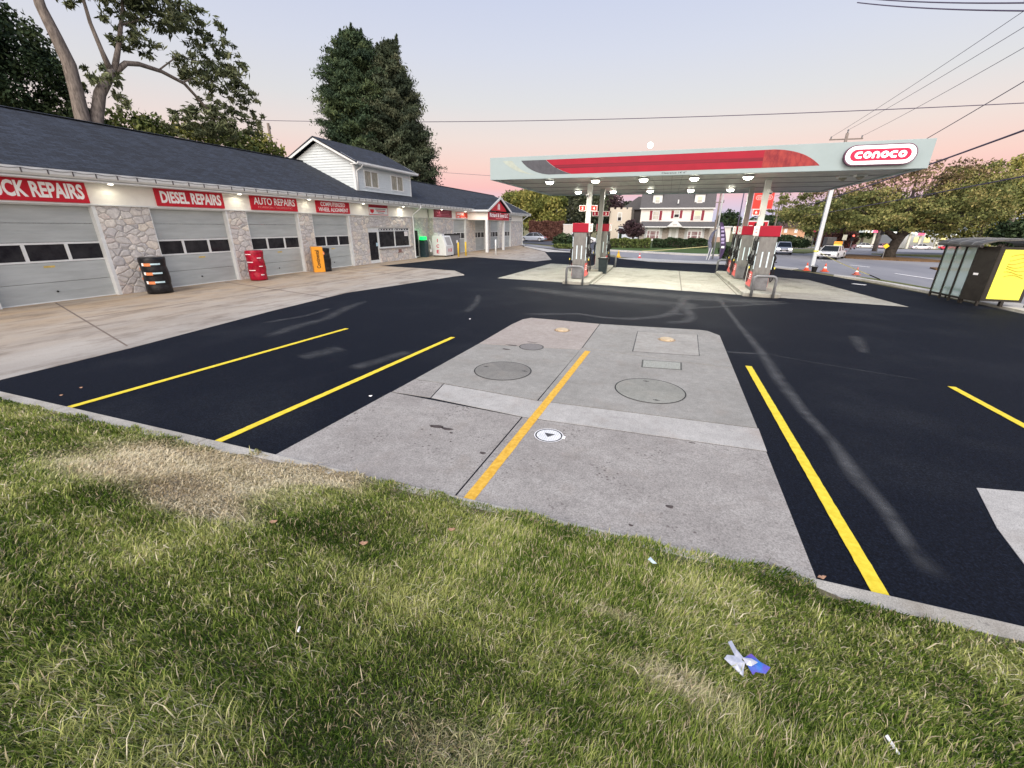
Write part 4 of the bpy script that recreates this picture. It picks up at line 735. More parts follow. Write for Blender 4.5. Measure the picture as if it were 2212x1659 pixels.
G_SPR = leaf_mat('conifer_needles',(.014,.030,.018),(.045,.075,.038),(.11,.145,.06))
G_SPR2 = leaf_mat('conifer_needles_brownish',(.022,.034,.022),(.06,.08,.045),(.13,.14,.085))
G_GREYG = leaf_mat('leaves_dusty_green',(.02,.03,.02),(.06,.075,.045),(.13,.14,.085))
G_RED = leaf_mat('leaves_purple_red',(.022,.014,.018),(.07,.042,.05),(.12,.08,.08))
G_IVY = leaf_mat('ivy_reddish_brown',(.06,.026,.022),(.15,.07,.055),(.22,.12,.09))
G_OAK = leaf_mat('leaves_turning',(.05,.065,.022),(.17,.19,.06),(.36,.31,.12))
# tall conifers behind the garage
def conifer(label,base,h,spec,n,m,zlo=3.,sz=.115):
    t_ = thing('conifer',label,'tree',base,0,'tall conifers behind the garage'); x0,y0,_ = base
    MB().tube([(x0,y0,0),(x0+.1,y0,h*.5),(x0,y0,h*.93)],[.55,.35,.06],9).obj('trunk', M_BARKD, t_, smooth=True)
    P = []; Sh = []; nb = 250
    for i in range(nb):
        f = (i/nb)**.95; z = zlo+(h-zlo)*f; a = i*2.39996+random.uniform(-.5,.5); R = np.interp(f,[s[0] for s in spec],[s[1] for s in spec])*random.uniform(.78,1.08); L = .35+R*.30
        cnt = int(n/nb*(.3+R/4.4)); s0 = max(0,R-L*1.1); t = RNG.normal(size=cnt)*.42; t = np.clip(t,-1,1.25); tw = RNG.normal(size=cnt)*(.20+.10*R)*(1-.35*t)
        r = s0+L*(t+.55); px = x0+np.cos(a)*r-np.sin(a)*tw; py = y0+np.sin(a)*r+np.cos(a)*tw; pz = z+.42*t*L-.30*t*t*L+RNG.normal(size=cnt)*.17-np.abs(tw)*.35
        P.append(np.stack([px,py,pz],1)); Sh.append(np.clip(random.uniform(.05,.85)+RNG.normal(size=cnt)*.12,0,1))
    k = n//5; f = RNG.uniform(0,.96,k); R = np.interp(f,[s[0] for s in spec],[s[1] for s in spec])*.62*np.sqrt(RNG.uniform(0,1,k)); a = RNG.uniform(0,2*pi,k); P.append(np.stack([x0+R*np.cos(a),y0+R*np.sin(a),zlo+(h-zlo)*f],1)); Sh.append(RNG.uniform(0,.25,k))  # inner core leaves coloured darker, the crown's inner shade put into their tone
    for q in range(5):
        k = 500; t = RNG.uniform(0,1,k); a = q*1.3; P.append(np.stack([x0+cos(a)*spec[-2][1]*.7+RNG.normal(size=k)*.28*(1-t)+.3*t*cos(a),y0+sin(a)*spec[-2][1]*.5+RNG.normal(size=k)*.28*(1-t),h*.955+t*random.uniform(.9,1.7)-.2],1)); Sh.append(RNG.uniform(.1,.6,k))
    leaf_mesh('crown',np.concatenate(P),np.concatenate(Sh),sz,m,t_,droop=.6,asp=3.2); return t_
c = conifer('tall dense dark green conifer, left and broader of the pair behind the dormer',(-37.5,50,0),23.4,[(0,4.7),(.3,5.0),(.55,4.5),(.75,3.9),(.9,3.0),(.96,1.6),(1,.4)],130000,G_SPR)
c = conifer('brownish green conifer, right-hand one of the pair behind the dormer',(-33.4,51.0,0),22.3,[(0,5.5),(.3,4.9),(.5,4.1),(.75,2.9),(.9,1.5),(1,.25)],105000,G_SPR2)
# left: forked deciduous tree over the roof, dark evergreen behind it
X = -31
lim = [([(X,17.25,0),(X,17.2,7.7),(X,17.3,9.0),(X,17.36,10.3),(X,17.15,11.4),(X-.1,16.95,12.6),(X,16.9,15.5)],[.42,.34,.31,.30,.26,.22,.1]),
 ([(X,17.5,6.5),(X,17.85,7.8),(X,18.4,9.2),(X,19.1,10.2),(X,19.35,10.6)],[.3,.30,.27,.25,.2]),
 ([(X,19.3,10.4),(X+.1,19.05,11.4),(X,18.93,12.6),(X,18.9,15)],[.18,.11,.09,.05]),([(X,19.4,10.4),(X,20.1,12.0),(X-.1,20.9,14),(X,21.3,16)],[.17,.12,.08,.04]),
 ([(X,19.35,10.4),(X,20.2,11.15),(X,20.95,11.32),(X,22.2,11.3),(X,23.5,11.0),(X,24.8,9.8),(X,25.3,8.6)],[.17,.14,.13,.11,.10,.07,.03]),([(X,23.4,11.05),(X,24.6,11.7),(X,26.4,11.6)],[.06,.04,.02]),([(X,22,11.3),(X+.2,23.3,12.4),(X,25,12.6)],[.05,.035,.02]),([(X,20.6,13.1),(X,22.5,14.2),(X,24.5,14.7)],[.06,.04,.02])]
tree('forked_tree','pale-barked tree with a forked trunk and thin leaves above the left roof',(X,17.3,0),lim,[(X,22.0,14.9,2,2.9,1.5),(X,25.2,14.6,1.5,1.7,1.2),(X,25.6,12.0,1.6,2.6,1.3),(X,27.6,11.4,1.2,1.3,1.0),(X,25.3,9.7,1.3,1.5,1.0),(X,22.9,8.6,1.5,1.6,.8),(X,18.6,14.2,1.6,1.6,1.0),(X,26.6,9.3,1,1.2,1.2),(X,21,12.7,1.3,1.6,1.0),(X,18.6,9.6,1.,1.2,1.3),(X,20.8,15.2,1.6,2.2,1.2),(X,27.0,13.4,1.2,1.5,1.1),(X,24.5,8.9,1.3,2.2,1.1),(X,28.3,9.8,1.0,1.2,.9)],13500,.115,leaf_mat('leaves_sparse',(.045,.06,.03),(.12,.145,.07),(.22,.24,.13)),k=620,clump=.085,shell=.1,group=None,asp=3.6)
tree('evergreen_tree','dark evergreen mass behind the forked tree at the left edge',(-36,17,0),[([(-36,16.5,0),(-36,16.5,9),(-36,16.6,15)],[.5,.4,.1])],[(-36,16.8,10.0,2.5,3.0,3.4),(-36,14.2,13.0,2.5,3.2,3.4),(-36,19.2,9.0,2.2,1.5,1.7)],40000,.125,G_DK,M_BARKD,k=230,clump=.13,shell=.3,group=None)
for i,(x,y,z,r,lb) in enumerate([(-35,22.6,8.2,1.6,'sparse bush top showing above the roof, just right of the forked trunk'),(-35,26.2,8.2,1.6,'olive bush top above the roof, middle of the row'),(-35,29.6,8.3,1.7,'yellowish leafy top above the roof under the hanging branches'),(-36,33.0,8.6,1.9,'rightmost leafy top above the roof, beside the wooden pole')]):
    tree('roofline_tree',lb,(x,y,0),[([(x,y,0),(x,y,z)],[.2,.05])],[(x,y,z,1.6,r*1.15,r*.85),(x,y+.5,z-1.5,1.5,r,1.5)],4200,.17,G_YG if i%2 else G_MID,k=60,clump=.26,shell=.1,group='leafy tops behind the garage roof')
a = thing('utility_pole','weathered wooden pole rising behind the garage roof','utility pole',(-40,38.3,0)); MB().cyl((-40,38.3,0),(-40,38.3,12.1),.17,.13).obj('pole', M_WOOD, a); MB().cyl((-40.05,38.5,11.6),(-40.05,38.5,11.9),.09).obj('insulator', M_GREYP, a)
# trees left of the canopy, ivy wall, car park
for lb,x,y,ells,n,m in (('broad yellow-green tree above the ivy wall',-25,84,[(-29,84,6.0,3.6,3,2.6),(-25.5,84,6.6,3.8,3,2.5),(-21.5,84,5.9,3.0,3,3.0),(-24,84,3.8,5,2.5,2)],16000,G_YG),('dark dull-green tree between the yellow-green tree and the cream building',-16,90,[(-18.6,90,7,2.6,3,4.5),(-15,92,6.5,3.4,3,4.6),(-17,90,3.5,3.2,3,3)],12000,G_GREYG),
    ('tall brown-tinged tree rising behind the yellow-green one',-26,96,[(-27,96,9.2,3.6,2,1.8),(-22,97,8.6,3,2,2.0),(-31,97,7.8,3,2,1.6)],4500,G_GREYG),
    ('brown-green treetop behind the far left canopy column',-11.5,98,[(-12,98,5.5,2.4,2.5,4)],4500,G_RED),('grey-green crown behind the cream building',-8,104,[(-9,104,5.8,3,2,1.8),(-5.6,104,5.9,2.5,2,1.6)],3500,G_GREYG)):
    tree('garden_tree',lb,(x,y,0),[([(x,y,0),(x+.2,y,4),(x,y,7)],[.35,.25,.08])],ells,int(n*1.4),.26,m,k=110,clump=.27,shell=.3)
a = thing('ivy_wall','wall overgrown with reddish-brown ivy behind the parked silver car','wall',(-19.8,76.5,0)); MB().box(-23.4,-17.2,76.4,76.8,0,3.15).obj('masonry', mat('brown_masonry',(.12,.07,.05),.9,var=.2), a)
P = np.stack([RNG.uniform(-23.5,-17.1,9000),76.35-np.abs(RNG.normal(size=9000))*.10,RNG.uniform(0.25,3.3,9000)],1); P[:,2] += .1*np.sin(P[:,0]*2.1)*(P[:,2] > 2.9)
leaf_mesh('ivy',P,RNG.uniform(0,1,9000)*.7+.2*np.sin(P[:,0]*3)*np.sin(P[:,2]*4)+.15,.17,G_IVY,a,asp=1.3)
tree('wall_ivy','dark green climbing plant right beside the end of the garage',(-23.8,72,0),None,[(-24.3,72,1.6,1.0,.7,1.7)],3500,.2,G_DK,k=30,shell=.1,group=None,cat='climbing plant')
a = thing('garden_wall','pale rendered wall between ivy wall and the left pump','wall',(-15.6,76,0)); MB().box(-17.0,-12.4,75.2,75.5,0,2.72).obj('render', mat('pale_render',(.55,.50,.45),.85,var=.06), a); MB().box(-17.05,-12.3,75.15,75.55,2.72,2.84).obj('coping', M_WHITE, a)
tree('round_bush','round clipped bush just left of the nearest pump',(-11.8,53.5,0),None,[(-11.9,53.5,.75,1.25,1.1,.85)],3500,.16,G_DK,k=25,shell=.5,group=None,cat='bush'); tree('low_shrub','low shrub at the foot of the round bush',(-11.8,51.5,0),None,[(-11.5,51.5,.25,1.3,.8,.3)],1500,.14,G_MID,k=16,shell=.3,group=None,cat='bush')
# cars ------------------------------------------------------------
M_TYRE = mat('tyre',(.02,.02,.02),.8,var=.2); M_RIM = mat('rim',(.5,.51,.52),.4,metal=.5,var=.1); M_CGL = mat('car_glass',(.02,.025,.03),.12,var=.2)
def car(name,label,x,y,z,rz,c,L=4.6,Wd=1.8,Hh=1.42,head=0.,tail=0.,cat='car',group='cars on the street',suv=False,scl=1.):
    t = thing(name,label,cat,(x,y,z),rz,group); K = dict(parent=t, local=True); s = L/4.6; h = Hh
    bel = .62*h/1.42+.22; prof = [(-2.28,.32),(-2.30,.55),(-2.22,.80),(-1.75,bel),(-1.0,bel+.06),(1.35,bel+.02),(2.1,.78),(2.3,.60),(2.28,.30),(1.85,.22),(-1.85,.22)]
    cab = [(-1.85 if suv else -1.62,bel-.02),(-1.45 if suv else -.95,h-.02),(.15,h),(.45,h-.04),(1.22,bel)]
    def loft(pr,w0,w1):
        n = len(pr); zs = [q[1] for q in pr]; z0,z1 = min(zs),max(zs); mb = MB(); W = [w0+(w1-w0)*((q[1]-z0)/(z1-z0)) for q in pr]
        vs = [(q[0]*s,-w,q[1]) for q,w in zip(pr,W)]+[(q[0]*s,w,q[1]) for q,w in zip(pr,W)]; return mb.add(vs,[tuple(range(n)),tuple(range(2*n-1,n-1,-1))]+[(i,i+n,(i+1)%n+n,(i+1)%n) for i in range(n)])
    m = mat('car_paint',c,.28,metal=.3,var=.04)
    loft(prof,Wd/2,Wd/2-.10).obj('body', m, bevel=.05, smooth=True, **K)
    loft(cab,Wd/2-.13,Wd/2-.30).obj('cabin', M_CGL, bevel=.02, **K)
    loft([(cab[1][0]+.05,h-.03),(cab[1][0]+.1,h+.012),(.12,h+.02),(.42,h-.03)],Wd/2-.28,Wd/2-.34).obj('roof_panel', m, **K)
    for sx in (-1,1):
        mb = MB(); 
        for (ax,az,bx,bz) in ((cab[0][0],bel,cab[1][0],h-.02),(-.25,bel,-.25,h-.01),(1.22,bel,.43,h-.03)): mb.tube([(ax*s,sx*(Wd/2-.125),az),(bx*s,sx*(Wd/2-.285),bz)],.035,5)
        mb.obj('pillar', m, **K)
    for ax in (-1.42,1.42):
        for sx in (-1,1):
            y0 = sx*(Wd/2-.10); w = MB().tube([(ax*s,y0-sx*.12,.33),(ax*s,y0+sx*.09,.33)],.33,18).obj('wheel', M_TYRE, **K); MB().tube([(ax*s,y0+sx*.085,.33),(ax*s,y0+sx*.10,.33)],.20,14).obj('rim', M_RIM, w, local=True)
    for sx in (-1,1):
        MB().box(2.10*s,2.29*s,sx*(Wd/2-.28)-.17,sx*(Wd/2-.28)+.17,.58,.73).obj('headlight', mat('headlight',(.8,.8,.75),.3,emis=(1,.95,.8),es=head), **K)
        MB().box(-2.31*s,-2.18*s,sx*(Wd/2-.25)-.18,sx*(Wd/2-.25)+.18,.66,.80).obj('taillight', mat('taillight',(.4,.02,.02),.3,emis=(1,.03,.02),es=tail), **K)
    t.scale = (scl,)*3; MB().box(2.2*s,2.305*s,-.45,.45,.42,.58).obj('grille', M_BLK, **K); MB().box(2.30*s,2.312*s,-.2,.2,.36,.46).obj('number_plate', M_LETTER, **K); return t
car('parked_car','silver sedan parked side-on in front of the ivy wall',-21.6,72.5,0,pi,(.36,.40,.46),group='cars parked behind the garage')
car('parked_car','white car half hidden between the two left pumps',-12.6,69,0,.3,(.62,.64,.68),suv=True,Hh=1.65,group='cars parked behind the garage')
car('street_car','silver-blue sedan with yellow headlights coming down the street',11.6,52.2,0,radians(-100),(.58,.62,.70),head=6,scl=.82)
car('street_car','white car with dazzling headlights passing the light pole',13.95,45.9,0,radians(-118),(.72,.73,.74),head=16,Wd=1.95,scl=.8,Hh=1.36)
car('street_car','red car with glowing lamps just behind the silver-blue sedan',18.6,86,drop(18.6,86),radians(80),(.35,.03,.04),tail=6,head=1)
car('street_car','small dark red car turning beyond the orange truck',31,94.5,drop(31,94.5),radians(60),(.16,.02,.03),tail=1,L=4.1)
# orange works truck
a = thing('works_truck','small truck with orange and yellow rear boards beyond the white car','truck',(18.9,61.5,0),0); MB().box(18.45,19.3,60.6,64.2,.35,.72).obj('chassis', M_BLK, a); MB().box(18.4,19.35,63.0,64.4,.5,1.5).obj('cab', mat('truck_cab',(.1,.1,.1),.5,var=.1), a, bevel=.05)
MB().box(18.45,19.25,60.55,60.62,.42,.78).obj('rear_board', mat('lit_yellow',(.8,.7,.15),.5,emis=(1,.85,.2),es=.7), a); MB().box(18.45,19.25,60.53,60.60,.80,1.12).obj('rear_board', mat('lit_orange',(.8,.3,.05),.5,emis=(1,.35,.05),es=.7), a)
mb = MB(); [mb.tube([(x,y,.3),(x+.15,y,.3)],.3,14) for x,y in ((18.3,61.2),(19.2,61.2),(18.3,63.6),(19.2,63.6))]; mb.obj('wheels', M_TYRE, a)
# white house across the street -------------------------------------
HS = thing('white_house','white three-storey house with red shutters and grey roof across the street','house',(1,88,0)); HY = 88.
M_HW = mat('house_white',(.72,.70,.66),.8,var=.04,vs=2); M_HR = mat('house_roof',(.10,.10,.105),.9,var=.25,vs=8,stretch=(1,1,4)); M_SHUT = mat('shutter_red',(.22,.025,.045),.6,var=.1)
M_HST = mat('house_stone',(.22,.20,.18),.9,c2=(.50,.46,.41),vs=3.5,stretch=(1,1,3)); M_LITW = mat('lit_window',(.7,.65,.3),.4,emis=(1,.9,.35),es=.55); M_DIMW = mat('dim_window',(.40,.40,.36),.4,c2=(.55,.54,.48),vs=2)
MB().box(-5.15,7.3,HY,HY+9,3.3,5.75).obj('upper_wall', M_HW, HS); MB().box(-5.0,7.2,HY+.02,HY+9,0,3.3).obj('ground_floor_wall', M_HST, HS)
MB().ext([(HY-.35,5.70),(HY+1.7,9.3),(HY+4.5,10.4),(HY+7.3,9.3),(HY+9.3,5.70)],'x',-5.35,7.5).obj('roof', M_HR, HS); MB().box(-5.4,7.56,HY-.42,HY-.3,5.62,5.80).obj('eave_board', M_WHITE, HS)
MB().ext([(HY-1.5,2.62),(HY,3.48),(HY,3.2),(HY-1.5,2.5)],'x',-4.85,8.2).obj('pent_roof', M_HR, HS); MB().box(-4.9,8.25,HY-1.55,HY-1.48,2.42,2.6).obj('pent_eave', M_WHITE, HS)
MB().ext([(-.25,2.55),(1.12,3.80),(2.5,2.55)],'y',HY-1.9,HY-.5).obj('porch_gable', M_WHITE, HS); MB().box(.75,1.5,HY-1.93,HY-1.9,2.85,3.0).obj('house_number_plate', mat('plate_grey',(.45,.45,.43),.6,var=.1), HS)
MB().box(7.2,10.8,HY+1,HY+7,0,2.55).obj('sun_porch', M_HW, HS); MB().box(7.1,11.0,HY+.8,HY+7.2,2.55,2.75).obj('sun_porch_roof', M_WHITE, HS)
def hwin(x0,x1,z0,z1,shut=.0,lit=None,y=HY,fr=.12):
    f = MB().box(x0,x1,y-.06,y+.03,z0,z1).obj('window', M_WHITE, HS); mm = (z0+z1)/2
    MB().box(x0+fr,x1-fr,y-.075,y-.061,mm+.03,z1-fr).obj('pane', M_LITW if lit else M_DIMW, f); MB().box(x0+fr,x1-fr,y-.075,y-.061,z0+fr,mm-.03).obj('pane', M_DIMW if lit is not False else M_GLASSD, f)
    if shut:
        for a0 in (x0-shut-.03,x1+.03): MB().box(a0,a0+shut,y-.07,y+.02,z0-.05,z1+.03).obj('shutter', M_SHUT, f)
hwin(-3.05,-1.80,3.75,5.30,.42); hwin(.72,1.72,4.1,5.35,.42,False); hwin(4.15,5.40,3.75,5.35,.42,True)
for x0,x1 in ((-3.25,-1.62),(3.95,5.62)):
    d = MB().box(x0,x1,HY+.25,HY+2.6,6.3,8.1).obj('dormer', M_WHITE, HS); MB().ext([(x0-.15,8.05),((x0+x1)/2,8.75),(x1+.15,8.05)],'y',HY+.05,HY+3.2).obj('dormer_roof', M_HR, d)
    hwin(x0+.35,x1-.35,6.6,7.8,0,True,HY+.22)
for x0,x1 in ((-4.15,-.9),(3.0,6.4)):
    b = MB().ext([(x0,HY),(x0+.5,HY-.7),(x1-.5,HY-.7),(x1,HY)],'z',.0,2.5).obj('bay', M_WHITE, HS); cx = (x0+x1)/2
    for a0,a1 in ((cx-.48,cx+.48),(x0+.62,x0+1.0),(x1-1.0,x1-.62)): MB().box(a0,a1,HY-.73,HY-.69,.45,1.75).obj('bay_pane', mat('rosy_pane',(.16,.07,.08),.4,c2=(.32,.26,.26),vs=1.5,stretch=(1,1,1.6)), b); MB().box(a0,a1,HY-.74,HY-.731,1.05,1.12).obj('bay_bar', M_WHITE, b)
MB().box(.25,1.95,HY-.1,HY+.03,.2,2.35).obj('door_surround', M_WHITE, HS); MB().box(.72,1.48,HY-.14,HY-.1,.25,2.15).obj('front_door', mat('pale_door',(.50,.53,.50),.5,var=.05), HS)
MB().cyl((1.2,HY-.3,6.5),(1.2,HY-.3,6.5+.65),.12).obj('vent_pipe', M_WHITE, HS)
mb = MB()
for k in range(4): mb.box(7.4,9.3,HY-3.2+k*.4,HY-2.8+k*.4,0,.25+.22*k)
mb.obj('steps', mat('pinkish_steps',(.38,.27,.22),.9,var=.1), HS); MB().box(8.2,9.4,HY+.9,HY+1.0,.3,2.2).obj('side_door', M_WHITE, HS)
for lb,pts,m,zr in (('dark brown gabled house standing left behind the white house',(-9.5,-5.6,99,107),mat('dark_render',(.075,.07,.07),.9,var=.15),None),):
    a = thing('gabled_house',lb,'house',(-8,100,0)); x0,x1,y0,y1 = pts; MB().box(x0,x1,y0,y1,0,6.0).obj('wall', m, a); MB().ext([(x0-.6,5.9),((x0+x1)/2+1,8.4),(x1+2,8.4),(x1+2,5.9)],'y',y0-.5,y1).obj('roof', M_HR, a); MB().box(x0+1.6,x1-.6,y0-.1,y0,6.2,6.9).obj('gable_panel', M_WHITE, a)
a = thing('crenellated_building','cream building with a notched parapet left of the white house','building',(-9.3,92,0)); mb = MB().box(-11.4,-7.2,92,100,0,5.75)
for x0 in (-11.4,-10.2,-9.0,-7.9): mb.box(x0,x0+.75,92,92.35,5.75,6.05)
mb.obj('wall', mat('cream_render',(.60,.55,.46),.85,var=.05), a); MB().box(-9.85,-8.95,91.93,92,3.55,5.15).obj('window_frame', M_WHITE, a); MB().box(-9.7,-9.1,91.9,91.93,4.3,5.0).obj('pane', M_DIMW, a); MB().box(-9.7,-9.1,91.9,91.93,3.65,4.25).obj('pane', M_GLASSD, a)
a = thing('white_outbuilding','low white building between the cream building and red-leaved tree','building',(-7,86,0)); MB().box(-8.8,-5.2,86,88,0,2.5).obj('wall', mat('bluish_white',(.55,.60,.66),.8,var=.05), a); MB().box(-8.9,-5.1,85.9,88.1,2.5,2.65).obj('roof', M_HR, a); MB().box(-8.6,-8.1,85.95,86,.3,2.2).obj('doorway', G_DK, a)
tree('red_leaved_tree','small purple-red tree in front of the white house',(-4.9,70,0),[([(-4.9,70,0),(-4.85,70,1.0),(-5.3,70,1.9)],[.17,.13,.05]),([(-4.88,70,.9),(-4.4,70,1.8)],[.1,.04])],[(-6.3,70,2.2,1.15,1,.65),(-5.2,70,2.6,1.1,1,.8),(-4.3,70,2.0,1.0,1,.9),(-4.9,70,1.6,1.0,.9,.6)],5200,.16,G_RED,M_BARKD,group=None,k=60,clump=.3)
def hedge(label,x0,x1,y,z1,m,n=7000): 
    t = thing('hedge',label,'hedge',((x0+x1)/2,y,0),0,'hedges in front of the white house'); MB().box(x0+.15,x1-.15,y-.35,y+.5,0,z1-.2).obj('inner_twigs', M_BARKD, t)
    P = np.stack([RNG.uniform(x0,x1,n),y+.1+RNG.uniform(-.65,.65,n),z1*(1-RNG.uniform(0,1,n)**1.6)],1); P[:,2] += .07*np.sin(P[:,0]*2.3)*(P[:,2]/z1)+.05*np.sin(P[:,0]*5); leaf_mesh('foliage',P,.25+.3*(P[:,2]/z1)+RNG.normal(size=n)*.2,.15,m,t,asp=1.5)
hedge('lighter green clipped hedge left of the path to the white house',-6.4,-1.75,54.5,1.12,G_MID); hedge('darker clipped hedge right of the path to the white house',-1.5,.05,56.6,1.15,G_DK,3000); hedge('long very dark hedge below the right bay window',.15,4.7,58,1.18,G_DK,8000)
sheet('lawn', [(-6.0,50.0),(-1,47.9),(2.4,46.4),(5.6,46.2),(6,60),(-6,60)], .12, mat('mown_lawn',(.045,.085,.022),.95,c2=(.075,.125,.035),vs=3,bump=.7,bs=40), .14)
sheet('lawn', [(-8,60),(9,60),(14,87.5),(-12,91)], .10, mat('dull_lawn',(.04,.06,.022),.95,c2=(.07,.09,.04),vs=2), .14)  # duller green than the lawn nearer the street
# feather flags, shrub, poles right of the house
M_FLP = mat('purple_flag',(.045,.03,.07),.7,c2=(.09,.06,.14),vs=3); M_LIL = mat('lilac_print',(.45,.38,.62),.6,var=.1)
def flag(label,pts,w,m,pr=None):
    t = thing('feather_flag',label,'flag',pts[-1],0,'feather flags by the utility poles'); mb = MB(); n = len(pts); L = []; R = []
    for i,p in enumerate(pts): ww = w*(sin(pi*min(1,(i+.6)/(n-.2)))**.5); L.append(Vector(p)); R.append(Vector(p)+Vector((ww,.06*sin(i),0)))
    mb.add([v for q in zip(L,R) for v in q]+[v+Vector((0,.012,0)) for q in zip(L,R) for v in q],[(2*i,2*i+1,2*i+3,2*i+2) for i in range(n-1)]+[(2*n+2*i,2*n+2*i+2,2*n+2*i+3,2*n+2*i+1) for i in range(n-1)])
    mb.obj('cloth', m, t); MB().tube([Vector(p)+Vector((-.01,0,0)) for p in pts],.018,6).obj('pole', M_GREYP, t)
    if pr:
        for i,(a0,b0,h) in enumerate(pr): p = Vector(pts[0]).lerp(Vector(pts[-1]),a0); MB().box(p.x+w*.25+b0,p.x+w*.78+b0,p.y-.09,p.y-.075,p.z-h,p.z).obj('print_mark', M_LIL if i < len(pr)-1 else M_LETTER, t)
flag('dark purple feather flag with lilac print',[(3.85,39,2.9),(3.92,39,2.5),(4.0,39,2.1),(4.08,39,1.7),(4.14,39,1.3),(4.2,39,.95),(4.24,39,.6),(4.26,39,.1)],.42,M_FLP,[(.12,-.02,.18),(.22,0,.14),(.32,.0,.16),(.42,.02,.2),(.52,.02,.14),(.64,.03,.16)])
flag('grey-blue feather flag bending to the left',[(3.75,40.2,2.35),(3.5,40.2,2.1),(3.36,40.2,1.7),(3.32,40.2,1.35),(3.42,40.2,1.0),(3.5,40.2,.5),(3.55,40.2,.03)],.26,mat('grey_blue_flag',(.10,.11,.17),.7,c2=(.2,.21,.28),vs=3))
tree('dark_shrub','dark shrub at the foot of the purple feather flag',(4.55,39.6,0),None,[(4.6,39.6,.65,.42,.3,.5),(4.7,39.6,.3,.4,.3,.35)],1500,.09,G_DK,group=None,cat='bush',k=20)
for x,y in ((3.32,39.2),(3.48,39.0)): 
    a = thing('leaning_stake','white stake leaning beside the feather flags','stake',(x,y,0),0,'white stakes by the feather flags'); MB().cyl((x,y,0),(x+.14,y,.95),.03).obj('stake', M_WHITE, a)
def pole(label,x,y,h,r,m,arms=(),z0=0.,group='poles along the street',name='utility_pole',cat='utility pole'):
    a = thing(name,label,cat,(x,y,z0),0,group); MB().tube([(x,y,z0),(x,y,h)],[r,r*.75],12).obj('pole', m, a, smooth=True)
    for z,w,ang in arms:
        c = MB(); dx,dy = cos(ang)*w/2,sin(ang)*w/2; c.tube([(x-dx,y-dy,z),(x+dx,y+dy,z)],.055,6); ar = c.obj('crossarm', M_WOOD, a)
        for q in (-.92,.92): MB().lathe([(.03,0),(.06,.06),(.04,.10),(.07,.15),(.02,.2)],(x+dx*q,y+dy*q,z+.05),8).obj('insulator', M_GREYP, ar)
    return a
pole('slim grey pole standing behind the two feather flags',3.9,40.5,6.6,.07,M_GREY); pole('wooden pole with crossarm beside the house roof',5.5,60,6.4,.13,M_WOOD,((5.35,1.0,.1),))
pole('slim pole right of the price sign, wires attached low',12.0,60.5,7.4,.11,M_WOOD,((3.9,1.1,.1),))
pole('thin dark pole seen beside the far right canopy column',6.9,52,6.6,.07,M_WIRE)
a = pole('tall utility pole whose crossarm shows above the canopy sign',13.6,48.5,10.2,.16,M_WOOD,((9.75,2.5,.06),)); MB().lathe([(.03,0),(.07,.08),(.04,.15),(.08,.22),(.02,.3)],(13.6,48.5,10.2),8).obj('insulator', M_GREYP, a)
a = thing('light_pole','pale square light pole with yellow tape by the orange cones','light pole',(9.87,35.5,0)); MB().box(9.76,9.98,35.39,35.61,0,7.2).obj('pole', mat('pale_pole',(.58,.62,.64),.5,var=.06,vs=4), a, bevel=.02); MB().box(9.74,10.0,35.37,35.63,.98,1.08).obj('tape_wrap', mat('tape_yellow',(.75,.68,.12),.5,var=.1), a); MB().box(9.65,10.09,35.28,35.72,0,.04).obj('base_plate', M_GREYP, a)
MB().tube([(9.87,35.5,7.1),(9.3,35.0,7.2)],.05,8).box(9.0,9.5,34.7,35.2,7.15,7.25).obj('lamp_head', M_GREYP, a)
M_TAPE = mat('caution_tape',(.72,.66,.25),.5,c2=(.8,.75,.45),vs=8)
def ribbon(label,pts,w):
    mb = MB()
    for (p,q) in zip(pts[:-1],pts[1:]): p = Vector(p); q = Vector(q); u = Vector((0,0,w/2)); mb.add([p-u,q-u,q+u,p+u,p-u+Vector((0,.01,0)),q-u+Vector((0,.01,0)),q+u+Vector((0,.01,0)),p+u+Vector((0,.01,0))],[(0,1,2,3),(7,6,5,4)])
    tag(mb.obj('caution_tape', M_TAPE), label, 'tape', 'lengths of caution tape')
ribbon('pale caution tape running from the light pole down past the cones',[(9.87,35.3,1.02),(10.0,34.0,.86),(10.1,32.6,.68),(10.25,31.2,.50),(10.4,29.6,.33),(10.5,28,.2),(10.5,26.6,.10)],.05)
ribbon('yellowish tape strung across the lawn in front of the dark hedge',[(3.45,40.6,1.0),(2,42,.78),(.5,43.4,.55),(-1,44.8,.35),(-2.2,45.8,.22)],.045)
def cone(label,x,y,h,c,band=True):
    a = thing('traffic_cone',label,'traffic cone',(x,y,0),0,'traffic cones'); r = .30*h; m = mat('cone_plastic',c,.5,var=.06)
    MB().box(x-r*1.3,x+r*1.3,y-r*1.3,y+r*1.3,.005,.04).obj('base', m, a); MB().lathe([(r,.04),(r*.62,h*.4)],(x,y,0),16).lathe([(r*.42,h*.62),(r*.16,h)],(x,y,0),16).obj('cone', m, a, smooth=True); MB().lathe([(r*.622,h*.4),(r*.42,h*.62)],(x,y,0),16).obj('band', M_LETTER if band else m, a)
cone('plain yellow cone beyond the black bin, at the far edge of the lot',-3.76,38.74,.60,(.75,.48,.05),False); cone('small pinkish-red cone right of the yellow one',-1.96,38.38,.42,(.72,.12,.12)); cone('orange cone at the foot of the light pole',8.59,31.85,.48,(.78,.13,.07)); cone('orange cone between the light pole and the lone cone',9.52,31.67,.48,(.78,.13,.07)); cone('smaller faded cone, rightmost under the caution tape',10.64,30.06,.43,(.55,.16,.12))
